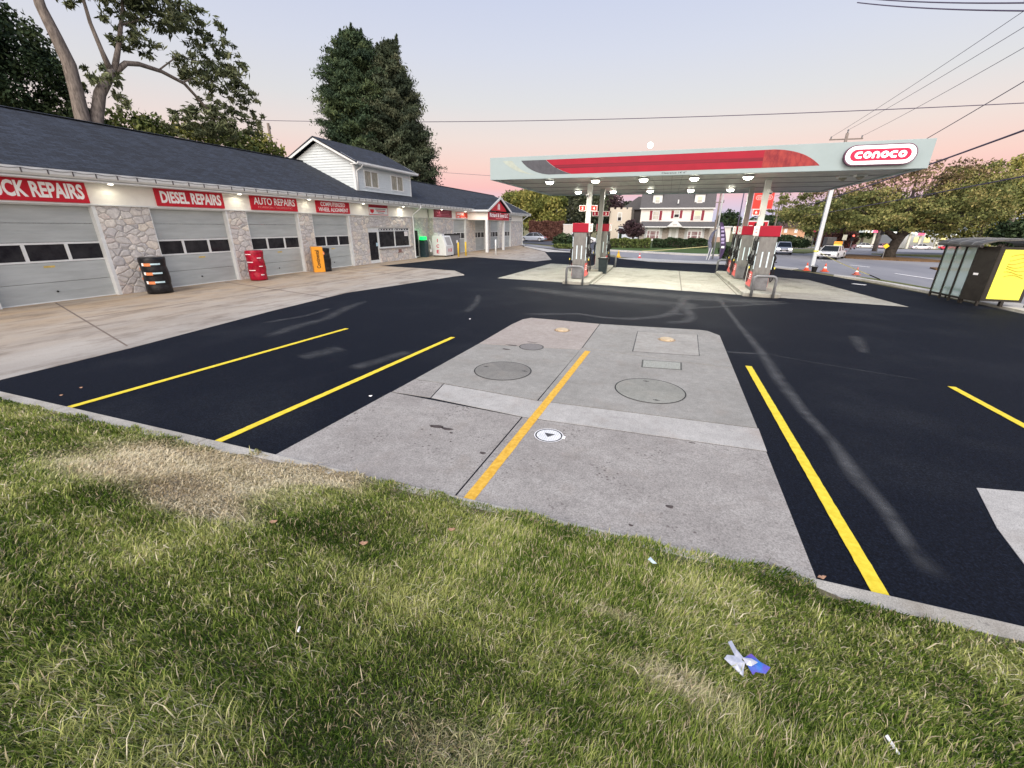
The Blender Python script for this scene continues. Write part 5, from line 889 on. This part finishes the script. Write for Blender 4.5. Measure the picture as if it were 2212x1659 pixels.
a = thing('black_bucket','squat black bucket between two orange cones','bucket',(8.75,30.9,0)); MB().lathe([(.12,0),(.16,.3),(.17,.3),(.17,.32)],(8.75,30.9,0),14).obj('tub', M_BLK, a); MB().tube([(8.75+.17*cos(t),30.9,.30+.12*sin(t)) for t in np.linspace(0,pi,9)],.01,5).obj('handle', M_BLK, a)
# bus shelter ------------------------------------------------------
B = thing('bus_shelter','dark bus shelter with clear panels and bright yellow advert panel at the right edge','bus shelter',(10.6,19.6,.06)); M_DKB = mat('dark_bronze',(.035,.032,.028),.5,metal=.3,var=.2)
gl = NT('shelter_glass'); gl.b.inputs['Base Color'].default_value = (.52,.68,.64,1); gl.b.inputs['Transmission Weight'].default_value = .3; gl.b.inputs['Roughness'].default_value = .08; gl.b.inputs['IOR'].default_value = 1.05; gl.b.inputs['Alpha'].default_value = .5
for x,y in ((10.0,21.0),(10.05,20.45),(10.09,19.95),(10.14,19.42)): MB().box(x-.03,x+.03,y-.03,y+.03,.06,2.02).obj('post', M_DKB, B)
for (x0,y0),(x1,y1) in (((10.0,21.0),(10.05,20.45)),((10.05,20.45),(10.09,19.95)),((10.09,19.95),(10.14,19.42))): MB().ext([(x0,y0-.03),(x0+.012,y0-.03),(x1+.012,y1+.03),(x1,y1+.03)],'z',.26,1.95).obj('glass_panel', gl.m, B)
MB().ext([(9.97,21.0),(10.03,21.0),(10.17,19.42),(10.11,19.42)],'z',.20,.26).obj('bottom_rail', M_DKB, B)
MB().ext([(10.12,19.42),(10.52,19.05),(10.36,18.80),(10.10,19.36)],'z',.2,1.98).obj('side_panel', M_DKB, B); MB().box(10.30,10.36,18.80,18.9,.06,.22).box(10.14,10.2,19.33,19.4,.06,.22).obj('foot', M_DKB, B)
MB().ext([(10.13,19.30),(10.14,19.30),(10.22,19.12),(10.21,19.11)],'z',1.05,1.12).obj('notice', M_LETTER, B)
u = Vector((1.0,.02,0)).normalized(); p0 = Vector((10.52,18.92,0))
def aq(a0,a1,z0,z1,off,th=.02): P = [p0+u*a0+Vector((0,-off,0)), p0+u*a1+Vector((0,-off,0)), p0+u*a1+Vector((0,-off+th,0)), p0+u*a0+Vector((0,-off+th,0))]; return MB().ext([(q.x,q.y) for q in P],'z',z0,z1)
aq(-.08,1.0,.22,1.99,0,.16).obj('advert_case', M_DKB, B); f = aq(.04,.90,.30,1.90,.012).obj('advert_face', mat('lit_yellow_panel',(.72,.70,.08),.5,emis=(.95,.92,.12),es=.16), B)
mb = MB()
for k in range(7):
    z = 1.05+k*.09; c0 = .22+.05*random.random(); pts = [p0+u*(c0+t*.5)+Vector((0,-.018,z+.05*sin(4*t+k)+.02*k)) for t in np.linspace(0,1,9)]; mb.tube(pts,.014,5)
mb.obj('faint_drawing', mat('ochre_line',(.50,.38,.04),.6,emis=(.5,.4,.05),es=.08), f)
MB().box(10.98,11.06,18.90,19.02,.06,.24).obj('foot', M_DKB, B)
pr = [(9.80,2.02),(9.86,2.10),(10.2,2.20),(10.9,2.24),(11.5,2.20),(11.95,2.10),(12.0,2.02)]
MB().ext(pr+[(q[0],q[1]-.05) for q in reversed(pr)],'y',18.75,21.2).obj('roof', mat('roof_dark',(.06,.058,.055),.6,c2=(.12,.12,.11),vs=4,stretch=(6,.5,1)), B); mb = MB(); [mb.ext([(q[0],q[1]) for q in pr]+[(q[0],q[1]+.015) for q in reversed(pr)],'y',y,y+.03) for y in (19.2,19.9,20.6)]; mb.obj('roof_rib', M_GREYP, B)
MB().box(9.82,9.88,18.75,21.2,1.95,2.03).obj('front_beam', M_DKB, B); MB().box(10.2,10.5,19.6,20.9,.42,.46).box(10.3,10.34,19.8,19.84,.06,.42).box(10.3,10.34,20.6,20.64,.06,.42).obj('bench', M_DKB, B)
for x,y in ((11.7,19.0),(11.7,21.0)): MB().box(x-.03,x+.03,y-.03,y+.03,.06,2.05).obj('post', M_DKB, B)
# price pylon ------------------------------------------------------
a = thing('price_sign','tall red roadside sign with capsule emblem and price boxes seen under the canopy','sign',(5.75,34,0)); MB().box(5.62,5.82,34.05,34.25,0,6).obj('post', M_GREY, a)
M_PYR = mat('lit_pylon_red',(.6,.04,.03),.5,emis=(.75,.07,.05),es=.35); MB().box(5.15,6.32,33.95,34.1,3.70,6.3).obj('panel', M_PYR, a, bevel=.02)
mb = MB(); mb.box(5.13,5.16,33.93,33.95,3.68,6.3).box(6.31,6.34,33.93,33.95,3.68,6.3).box(5.16,6.31,33.93,33.95,3.68,3.71); mb.obj('edge_light', FADE, a)
M_PK = mat('pale_pink_lit',(.8,.4,.38),.5,emis=(.9,.4,.38),es=.2); mb = MB(); C = capsule(5.76,4.38,.98,.30); n = len(C); C2 = capsule(5.76,4.38,.90,.22)
mb.add([(x,33.935,z) for x,z in C]+[(x,33.935,z) for x,z in C2],[(i,(i+1)%n,n+(i+1)%n,n+i) for i in range(n)]); mb.obj('emblem_outline', M_PK, a, fixn=False); mb = MB(); rounded_word(mb,5.76,4.38,.13,33.945,.13,.035); mb.obj('lettering', M_PK, a)
MB().box(5.08,6.34,33.95,34.1,1.9,2.96).obj('price_panel', M_WHITE, a, bevel=.03); MB().box(5.13,6.29,33.935,33.95,1.95,2.88).obj('price_face', M_RED, a); MB().box(5.5,5.75,33.925,33.935,2.45,2.80).box(5.95,6.12,33.925,33.935,2.45,2.80).obj('price_window', M_GLASSD, a); MB().box(5.18,5.4,33.925,33.935,2.62,2.66).box(5.18,5.36,33.925,33.935,2.54,2.57).obj('small_print', M_LETTER, a)
# right-hand trees -------------------------------------------------
tx,ty = 19.7,49.8
lim = [([(tx,ty,-.1),(tx+.02,ty,.5),(tx+.2,ty,1.3),(tx+.5,ty,2.0)],[.62,.44,.40,.34]),([(tx+.3,ty,1.6),(tx-1.0,ty-.2,2.5),(tx-2.6,ty-.5,3.1),(tx-5,ty-.8,3.7)],[.28,.2,.13,.05]),([(tx+.4,ty,1.8),(tx+.2,ty,3.2),(tx+.4,ty,4.9),(tx+.2,ty,7.2)],[.27,.2,.14,.05]),([(tx+.45,ty,1.9),(tx+1.7,ty,3.2),(tx+3.2,ty+.3,4.6),(tx+5,ty+.5,6.6)],[.3,.22,.14,.05]),([(tx+.2,ty,3),(tx-1.4,ty,4.6),(tx-2.6,ty,6.6)],[.12,.09,.04]),([(tx+.3,ty,4),(tx+1.6,ty,5.4),(tx+2.2,ty,7.4)],[.11,.08,.03]),([(tx-.9,ty,2.4),(tx-3.4,ty-1,4.0),(tx-6,ty-1.5,5.1)],[.12,.09,.03])]
tree('spreading_tree','broad spreading tree with thick dark trunk and yellowing leaves on the median',(tx,ty,0),lim,[(12.6,48.5,3.4,3.4,3.5,1.5),(15.8,49,4.1,3.5,4,1.9),(19.5,48.5,3.7,3.2,3.6,1.4),(23.5,49.5,4.2,3.4,4,2.2),(10.6,48.5,4.7,2.2,2.5,1.0),(24.8,51,6.5,3.0,3.2,1.3),(16.2,47.8,2.95,2.6,2.6,.7),(21.5,48,3.3,2.4,2.4,.8)],36000,.125,G_OAK,M_BARKD,group=None,k=460,clump=.13,shell=.1,asp=1.7)
oak = bpy.data.objects['spreading_tree']; P,Sh = crown([(14.2,50,6.0,3.6,3.0,1.3),(18.8,50,6.4,3.8,3.0,1.6),(22.6,50.5,7.2,3.0,3,1.1)],5200,.1,.09,k=300,shell=.1); leaf_mesh('sparse_top',P,Sh,.12,leaf_mat('leaves_browning',(.07,.05,.03),(.19,.15,.075),(.33,.26,.13)),oak)
mb = MB()
for k in range(70):
    a = random.uniform(.15,pi-.15); r0 = random.uniform(1.5,3.5); r1 = r0+random.uniform(1.2,3.2); c0 = Vector((tx+.3+cos(a)*r0*1.1,ty+random.uniform(-1.5,1.5),2.6+sin(a)*r0*.75)); a += random.uniform(-.25,.25); c1 = Vector((tx+.3+cos(a)*r1*1.15,c0.y+random.uniform(-.5,.5),2.6+sin(a)*r1*.8)); mb.tube([c0,c0.lerp(c1,.5)+Vector((random.uniform(-.15,.15),0,random.uniform(-.1,.2))),c1],[.05,.035,.012],5)
mb.obj('twigs', M_BARKD, oak)
for lb,x,y,ells,n,m in (('dense yellow-green tree behind the spreading tree, above the bus shelter',30,58,[(29,58,4.6,3.8,3.5,3.6),(33,58,5.6,3.8,3.5,3.6),(27,60,4.8,4,3,2)],16000,G_YG),('dark green tree at the far right edge of the view',36,60,[(36.5,60,6.6,2.8,3,3.4),(37,58,3.5,3,3,2.5)],8000,G_MID),('mid-green tree between the spreading tree and the far forecourt',26,70,[(25,70,4.9,3.4,3,2.1),(22,72,4.9,3.2,3,2.0)],6500,G_MID),('dark low tree behind the bus shelter roof',27.5,50,[(28.5,50,2.2,2.2,2,1.1)],3000,G_DK),
   ('dark conifer-like tree behind the feather flags',15,95,[(9.5,95,3.6,.9,1.5,1.6),(10.7,95,4.1,1.3,1.5,1.6),(11.9,95,3.5,1.1,1.5,1.7)],4500,G_DK),('small rounded tree left of the price sign poles',14.5,90,[(14.2,90,2.6,1.4,1.5,1.1)],1800,G_DK),('dark tree just right of the near right column',17.5,100,[(17.8,100,3.0,2.3,2,1.4)],2600,G_DK)):
    tree('street_tree',lb,(x,y,drop(x,y)),[([(x,y,drop(x,y)),(x,y,4)],[.3,.15])],ells,int(n*1.5),.17,m,k=200,clump=.17,shell=.15)
for i,(x,y,z,rx,rz) in enumerate([(30,170,2.5,6,3.5),(38,185,3.2,7,3.6),(47,190,3.9,7,4.0),(56,190,4.2,8,4.2),(66,190,4.5,8,4.6),(76,185,5,9,5.5)]):
    tree('hill_tree',['distant dark tree above the brick building, leftmost of the far row','second dark tree from the left in the far row','distant tree right above the brick roof','distant tree half behind the light pole','distant tree seen through the spreading crown','rightmost distant tree behind the far forecourt'][i],(x,y,drop(x,y)),[([(x,y,drop(x,y)),(x,y,z)],[.5,.2])],[(x,y,z,rx,3,rz)],3200,.7,G_DK,k=50,clump=.25,group='far row of trees')
tree('low_hedge','dark green roadside hedge behind the silver-blue sedan',(17.5,75,-.3),None,[(16.5,75,.75,1.6,1,.75),(18.6,75,.7,1.6,1,.8)],4500,.17,G_DK,k=40,group=None,cat='hedge')
tree('brown_bank','bank of brown autumn shrubs behind the light pole',(22.8,76,-.4),None,[(22.0,76,1.1,1.5,1,1.1),(24.0,76,1.2,1.7,1,1.2)],5000,.18,G_IVY,k=60,group=None,cat='shrubs')
# far forecourt, buildings, signs ----------------------------------
a = thing('brick_building','orange-lit brick building with a brown hipped roof in the distance','building',(35,154,-2.8)); MB().box(31.4,38.8,154,162,-2.8,2.8).obj('wall', mat('orange_lit_brick',(.42,.24,.14),.8,c2=(.52,.32,.20),vs=3), a); MB().ext([(30.8,2.7),(33,4.5),(37,4.5),(39.6,2.7)],'y',153.3,162).obj('roof', mat('brown_roof',(.07,.05,.05),.9,var=.2), a)  # orange light on the wall is put into its brick colour
mb = MB(); [mb.box(x,x+.8,153.9,154,z,z+1.1) for x in (33.3,36.0) for z in (-.6,1.2)]; mb.obj('window', M_WHITE, a)
def fstation(label,x0,x1,y,z0,z1,cols,pink):
    a = thing('far_canopy',label,'canopy',(x0,y,-2.8),0,'canopies of the far filling station'); MB().box(x0,x1,y,y+5,z0,z1).obj('fascia', mat('lit_fascia',(.7,.75,.72),.5,emis=(.8,.9,.85),es=.35), a)
    MB().box(pink[0],pink[1],y-.05,y,z0,z1).obj('coloured_end', mat('lit_pink',(.8,.1,.2),.5,emis=(.9,.12,.22),es=.5), a)
    for c in cols: MB().box(c-.25,c+.25,y+1,y+1.5,-2.8,z0).obj('column', mat('lit_column',(.62,.62,.55),.5,var=.05), a)
fstation('far canopy with pink end, left of the thick trunk',54,57.4,155,1.5,2.15,(57.0,),(55.9,57.4)); fstation('thin pale far canopy right of the thick trunk',61,67,157,1.4,1.8,(64.0,66.2),(61,61.2)); fstation('long low far roof with a red badge behind the bus shelter',68,79,160,.9,1.5,(70,74,78),(68.6,70.2))
a = thing('far_shop','pale shop with yellow lit windows at the far forecourt','building',(72,168,-3)); MB().box(66,86,168,176,-3,.7).obj('wall', mat('pale_shop',(.5,.52,.53),.8,var=.1), a); mb = MB(); [mb.box(x,x+1.4,167.9,168,-1.2,.3) for x in (71.5,74.0,78,81)]; mb.obj('lit_window', M_LITW, a)
for i,(x,y,c,tl) in enumerate([(52.5,148,(.5,.5,.5),0),(56,150,(.55,.3,.3),0),(59,152,(.4,.1,.12),0),(66,150,(.7,.7,.72),0),(70.5,146,(.35,.02,.05),6),(75,150,(.03,.03,.04),0),(78.5,150,(.1,.15,.3),0),(48,150,(.6,.6,.58),0)]):
    car('far_car',['grey car left of the far pink-ended canopy','pale pink car under the pink-ended canopy','dull red car between trunk and far canopy','white car right of the thick trunk','dark red car with glowing red lamps at the far forecourt','black car before the yellow lit windows','blue car right of the black one','cream car at the left end of the far forecourt'][i],x,y,drop(x,y),radians(random.choice((0,20,90,160))),c,tail=tl,group='cars at the far filling station')
def post_sign(label,x,y,z0,pts,m,cat='sign',name='road_sign',zt=None,group=None):
    a = thing(name,label,cat,(x,y,z0),0,group); zs = [p[1] for p in pts]; MB().cyl((x,y+.06,z0),(x,y+.06,max(zs)-.05 if zt is None else zt),.04).obj('post', M_GREYP, a); MB().ext([(x+p[0],p[1]) for p in pts],'y',y-.02,y+.01).obj('face', m, a); return a
a = post_sign('small yellow diamond sign in front of the thick tree trunk',18.40,47.5,0,[(-.24,1.09),(0,.87),(.24,1.09),(0,1.31)],mat('sign_yellow',(.78,.55,.03),.5,emis=(.8,.55,.03),es=.15))
post_sign('red and white winged sign on a pale post beyond the light pole',19.9,74,-.4,[(-.5,2.0),(.5,2.05),(.5,2.5),(.15,2.4),(-.2,2.4),(-.5,2.55)],mat('pinkish_red',(.6,.08,.15),.5,emis=(.6,.05,.1),es=.15))
post_sign('blank pale rectangular sign beyond the white car',19.15,60,0,[(-.22,1.28),(.2,1.28),(.2,1.86),(-.2,1.86)],mat('cream_sign',(.65,.65,.52),.6,var=.05))
for lb,x,y,z in (('red traffic signal glowing against the thick trunk',22.55,60,2.45),('small red traffic signal left of the thick trunk',20.15,60.6,1.75)):
    a = thing('traffic_signal',lb,'traffic light',(x,y,z),0,'red traffic signals'); MB().box(x-.14,x+.14,y,y+.2,z-.55,z+.2).obj('housing', M_BLK, a); MB().lathe([(.13 if z > 2 else .10,0),(.10,.02)],(0,0,0),14)
    mb = MB(); r = .15 if z > 2 else .10; mb.add([(x+r*cos(t),y-.03,z+r*sin(t)) for t in np.linspace(0,2*pi,14,endpoint=False)]+[(x,y-.06,z)],[(i,(i+1)%14,14) for i in range(14)]); mb.obj('red_lamp', mat('red_lamp',(.9,.1,.08),.4,emis=(1,.12,.08),es=2.5), a, fixn=False); MB().cyl((x,y+.1,drop(x,y)),(x,y+.1,z-.5),.04).obj('post', M_GREYP, a)
# moon ------------------------------------------------------------
m = MB(); d = Vector((-10.92,200,31.25)).normalized()*1800; bm = bmesh.new(); bmesh.ops.create_icosphere(bm, subdivisions=3, radius=10); me = bpy.data.meshes.new('moon'); bm.to_mesh(me); bm.free(); o = link('moon', me, mat('moon_glow',(1,1,.95),.5,emis=(1,.98,.9),es=2.5)); o.location = d; tag(o,'bright round moon just above the canopy','moon')
# cables ----------------------------------------------------------
def wire(label,p,q,r,sag=.4,n=18,group='overhead cables'):
    p = Vector(p); q = Vector(q); pts = [p.lerp(q,t)-Vector((0,0,sag*4*t*(1-t))) for t in np.linspace(0,1,n)]; o = MB().tube(pts,r,6).obj('overhead_cable', M_WIRE); tag(o,label,'cable',group)
def beyond(p,q,k): p = Vector(p); q = Vector(q); return q+(q-p)*k
for lb,p,q in (('thin cable from the left end of the high crossarm, uppermost of three',(12.45,48.4,9.95),(11.5,24.8,10.42)),('thin cable from the top of the crossarm pole, middle of three',(13.6,48.5,10.45),(11.5,24.4,9.82)),('thin cable from the right end of the high crossarm, lowest of three',(14.75,48.6,9.95),(11.5,24.0,9.05))): wire(lb,p,beyond(p,q,.8),.011,.3)
wire('dark cable climbing to the right from the canopy corner, thinner of two',(11.5,40,5.3),(11.5,17,8.5),.016,.15)
wire('thick dark cable passing low behind the canopy corner',(11.5,58,3.95),(11.5,15,6.35),.035,.25); wire('cable crossing in front of the spreading tree crown',(11.5,50,3.5),(11.5,14,4.55),.022,.12)
wire('upper of the paired cables at the top right corner',(9.0,36,15.2),(13.2,19,8.2),.028,.2); wire('lower of the paired cables at the top right corner',(8.9,36,15.0),(13.15,19,7.95),.028,.2)
wire('long nearly level cable crossing behind the conifers and above the canopy',(-80,60,19.3),(60,60,13.7),.04,1.6,40); wire('faint lower cable right of the conifers',(-60,80,13.5),(20,80,7.5),.03,.3,30)
wire('cable rising behind the price sign, thinner one',(7.2,52,5.0),(18,60,7.6),.02,.1)
a = thing('church_spire','tiny dark pointed treetop over the garage roof end','tree',(-32,80,0)); a.name = 'pointed_treetop'; MB().lathe([(.6,7.4),(.45,7.9),(.3,8.2),(.12,8.7),(.01,8.95)],(-32.3,80,0),9).obj('crown', G_DK, a); MB().cyl((-32.3,80,0),(-32.3,80,7.5),.2).obj('trunk', M_BARKD, a)
# ================================================================ grass: individual blades on the lawn, one uncountable mass
def grass(name,N,seed,label,x0=-10.5,x1=3.9):
    r = np.random.default_rng(seed); M = N*6
    x = r.uniform(x0,x1,M); y = r.uniform(-.35,3.06,M)
    edge = 2.80+.05*np.sin(2.3*x)+.04*np.sin(6.1*x+1)+.05*np.sin(13*x); edge = edge*.35+1.86; edge += np.where((x > -4.2)&(x < 1.35),.17,0)+np.where((x > -6.2)&(x < -5.3),.12,0)+np.where((x > -9)&(x < -6.2),.04,0)+np.where(x > 1.5,.04,0)
    d = np.sqrt(x*x+(y)**2+2.2); w = np.clip((1.75/d)**1.3,0,1)*(y < edge)
    bare = np.exp(-(((x+7.3)/.55)**2+((y-2.68)/.16)**2)); straw = np.exp(-(((x+4.25)/1.35)**4+((y-2.30)/.62)**4))*(.9+.2*np.sin(4*x+3*y)*np.sin(5*y-2*x))+.9*np.exp(-(((x+3.3)/.8)**4+((y-2.85)/.25)**4))+.8*np.exp(-(((x+3.3)/.5)**2+((y-1.8)/.15)**2))+.5*np.exp(-(((x-.0)/.25)**2+((y-1.95)/.08)**2))+.45*np.exp(-(((x-.3)/.22)**2+((y-1.56)/.12)**2))+.5*np.exp(-(((x+.55)/.35)**2+((y-.85)/.16)**2))
    w = w*(1-.85*bare)*(1-.1*np.clip(straw,0,1)); keep = r.uniform(0,1,M) < w; x,y,straw = x[keep][:N],y[keep][:N],straw[keep][:N]; n = len(x)
    f = lambda a,b,c,dd: np.sin(a*x+b*y+c)*np.sin(dd*y-b*x*.7+c*2)
    print('blades',n)
    pn = .5*f(1.9,2.7,.3,3.3)+.35*f(4.3,5.1,1.7,6.3)+.28*f(9.7,8.3,2.9,12.1)+.22*f(19,23,.9,27)
    t = np.clip((2.9-y)/2.9,0,1); z = .035+.915*t**1.05+.012*np.sin(3.1*x+1.3*y)+.01*np.sin(7*x-4*y)+.002
    st = np.clip(straw,0,1); dist = np.sqrt(x*x+y*y+(2.5-z)**2)
    h = r.gamma(6,.0059,n)*(1-.1*st)*(1+.5*np.clip(pn,-.3,1)); h = np.clip(h,.012,.12); wd = r.uniform(.0009,.0023,n)*np.clip(dist/2.0,.9,3.0)
    lean = np.abs(r.normal(0,.55,n))+.75*st*r.uniform(.5,1.6,n)+.25; az = r.uniform(0,2*pi,n)+.0; flow = 1.1*np.sin(1.3*x+.8*y)+.9*np.sin(2.9*y-1.7*x); az = np.where(r.uniform(0,1,n) < .55, flow+r.normal(0,.6,n), az)
    stray = r.uniform(0,1,n) < .008; h = np.where(stray,h*2.2,h); lean = np.where(stray,1.5,lean)
    dx,dy = np.cos(az),np.sin(az); sx,sy = -dy,dx
    # face the blade width partly at random
    wa = az+pi/2+r.normal(0,.6,n); sx,sy = np.cos(wa),np.sin(wa)
    B = np.stack([x,y,z],1); s = np.stack([sx,sy,0*sx],1)*wd[:,None]
    c1 = np.cos(lean*.5)*h*.5; q1 = np.sin(lean*.5)*h*.5; c2 = c1+np.cos(np.minimum(lean*1.25,1.75))*h*.5; q2 = q1+np.sin(np.minimum(lean*1.25,1.75))*h*.5
    Mi = B+np.stack([dx*q1,dy*q1,c1],1); T = B+np.stack([dx*q2,dy*q2,np.maximum(c2,.004)],1)
    V = np.stack([B-s,B+s,Mi+s*.8,Mi-s*.8,T],1).reshape(-1,3); me = bpy.data.meshes.new(name)
    i = np.arange(n)*5; L = np.stack([i,i+1,i+2,i+3,i+3,i+2,i+4],1).ravel().astype(np.int32)
    me.vertices.add(5*n); me.vertices.foreach_set('co',V.ravel()); me.loops.add(7*n); me.loops.foreach_set('vertex_index',L)
    me.polygons.add(2*n); me.polygons.foreach_set('loop_start',np.stack([np.arange(n)*7,np.arange(n)*7+4],1).ravel().astype(np.int32)); me.polygons.foreach_set('loop_total',np.tile(np.array([4,3],dtype=np.int32),n)); me.update(calc_edges=True)
    dry = np.clip(st*1.05+.30*np.clip(pn+.15,0,1)*r.uniform(.2,1.6,n)+.09*r.normal(0,1,n)+(r.uniform(0,1,n) < .15)*.75+stray*.7,0,1); tone = np.clip(.5+.30*r.normal(0,1,n)+.45*pn,0,1)
    tone = np.clip(tone+.22*np.sin(2.1*x+1.1*np.sin(1.7*y))*np.sin(3.3*y+x),0,1); A = me.attributes.new('dry','FLOAT','FACE'); A.data.foreach_set('value',np.repeat(dry,2).astype(np.float32)); A = me.attributes.new('tone','FLOAT','FACE'); A.data.foreach_set('value',np.repeat(tone,2).astype(np.float32)); return me
a = NT('grass_blade'); dr = a.n('ShaderNodeAttribute', attribute_name='dry'); tn = a.n('ShaderNodeAttribute', attribute_name='tone')
green = a.ramp(tn.outputs['Fac'],[(0,(.04,.085,.010)),(.45,(.18,.26,.04)),(1,(.55,.57,.19))]); strw = a.ramp(tn.outputs['Fac'],[(0,(.44,.34,.20)),(.5,(.68,.56,.37)),(1,(.84,.75,.54))])
a.col(a.mix(a.ramp(dr.outputs['Fac'],[(.25,W3(0)),(.8,W3(1))]),green,strw)); a.b.inputs['Roughness'].default_value = .75; a.b.inputs['Specular IOR Level'].default_value = .1
t_ = a.n('ShaderNodeBsdfTranslucent'); a.l(a.mix(.5,green,green), t_.inputs[0]); mx = a.n('ShaderNodeMixShader', i_0=.22); a.l(a.b.outputs[0],mx.inputs[1]); a.l(t_.outputs[0],mx.inputs[2]); a.l(mx.outputs[0],a.t.nodes['Material Output'].inputs[0])
o = link('grass', grass('grass',820000,11,''), a.m); tag(o,'rough mown green grass with dry straw patches covering the bank in front','grass',kind='stuff')
# litter ----------------------------------------------------------
def crumple(mb,pts,th=.002):
    n = len(pts); c = Vector((sum(p[0] for p in pts)/n,sum(p[1] for p in pts)/n,sum(p[2] for p in pts)/n+.008)); V = [Vector(p) for p in pts]
    mb.add([tuple(v) for v in V]+[tuple(c)]+[tuple(v-Vector((0,0,th))) for v in V]+[tuple(c-Vector((0,0,th)))],[(i,(i+1)%n,n) for i in range(n)]+[(n+1+(i+1)%n,n+1+i,2*n+1) for i in range(n)])
R19 = Matrix.Rotation(atan(334/962.8),3,'Z')
def loc(bx,by,bz,px,py,pz): v = R19@Vector((px,py,pz)); return (bx+v.x,by+v.y,bz+v.z)
b = thing('crisp_packet','torn snack packet, silver inside and blue-purple outside, lying on the grass','packet',(.66,1.80,.38)); L_ = lambda *p: loc(.66,1.80,.385,*p)
M_FOIL = mat('foil',(.52,.54,.60),.35,metal=.35,var=.12,vs=30); M_BAG = mat('blue_purple_print',(.03,.20,.58),.4,c2=(.16,.07,.42),vs=11,bump=.3,bs=40)
mb = MB(); crumple(mb,[L_(-.105,.028,.035),L_(-.085,.04,.045),L_(-.05,.032,.05),L_(-.012,.0,.045),L_(-.03,-.025,.03),L_(-.045,-.055,.02),L_(-.07,-.025,.028)]); crumple(mb,[L_(-.055,.10,.06),L_(-.035,.105,.065),L_(-.03,.065,.06),L_(-.012,.025,.05),L_(-.025,.01,.045),L_(-.05,.03,.05)]); crumple(mb,[L_(-.02,.02,.055),L_(.02,.01,.06),L_(.05,-.002,.05),L_(.01,-.018,.045),L_(-.012,-.012,.045)]); mb.obj('silver_side', M_FOIL, b, fixn=False)
mb = MB(); crumple(mb,[L_(-.0,.035,.03),L_(.05,.055,.035),L_(.075,.015,.03),L_(.115,-.01,.025),L_(.075,-.04,.022),L_(.03,-.03,.02),L_(.01,-.045,.016),L_(.0,-.01,.03)]); mb.obj('printed_side', M_BAG, b, fixn=False)
def litter(name,label,cat,x,y,z,pts,m,group=None):
    t = thing(name,label,cat,(x,y,z),0,group); mb = MB(); crumple(mb,[loc(x,y,z,*p) for p in pts],.003); mb.obj('piece', m, t, fixn=False)
litter('paper_scrap','small pale blue scrap of paper in the grass near the slab','paper scrap',.20,2.66,.15,[(-.03,.01,.02),(-.005,.03,.025),(.01,0,.02),(.03,-.02,.01),(.0,-.018,.01)],mat('pale_paper',(.5,.62,.70),.6,var=.1))
litter('plastic_stick','narrow white plastic strip standing in the grass at lower right','plastic strip',1.16,1.57,.44,[(-.006,.03,.04),(.006,.032,.045),(.010,-.03,.03),(-.002,-.032,.03)],M_LETTER)
litter('plastic_bit','tiny white plastic bit in the grass at lower centre','plastic bit',-1.45,1.05,.63,[(-.006,.012,.03),(.004,.012,.032),(.005,-.012,.025),(-.005,-.01,.025)],M_LETTER)
M_LB = mat('dead_leaf_brown',(.30,.16,.10),.8,c2=(.44,.29,.20),vs=40); lf = [(-.032,.0,.014),(-.012,.014,.02),(.004,.010,.012),(.018,.016,.018),(.034,.0,.024),(.014,-.010,.010),(.0,-.018,.012),(-.018,-.012,.018)]
for lb,x,y,z in (('pinkish dead leaf on the grass, left of centre',-1.77,1.90,.36),('pale dead leaf on the grass near the amber line',-1.34,2.41,.20),('dead leaf on the grass below the straw patch',-2.54,1.84,.38),('orange-brown dead leaf at the slab corner on the asphalt',1.44,3.10,.0),('dead leaf on the asphalt near the left kerb',-8.46,3.30,.0),('small leaf on the asphalt left of the first yellow line',-8.57,3.6,.0),('tiny pale leaf on the asphalt between slab and second yellow line',-4.03,4.92,.0),('pale leaf on the asphalt far up the lane',-4.99,10.67,.0)):
    litter('dead_leaf',lb,'leaf',x,y,z,lf,M_LB if z or y < 3.7 else M_LETTER,'scattered dead leaves')
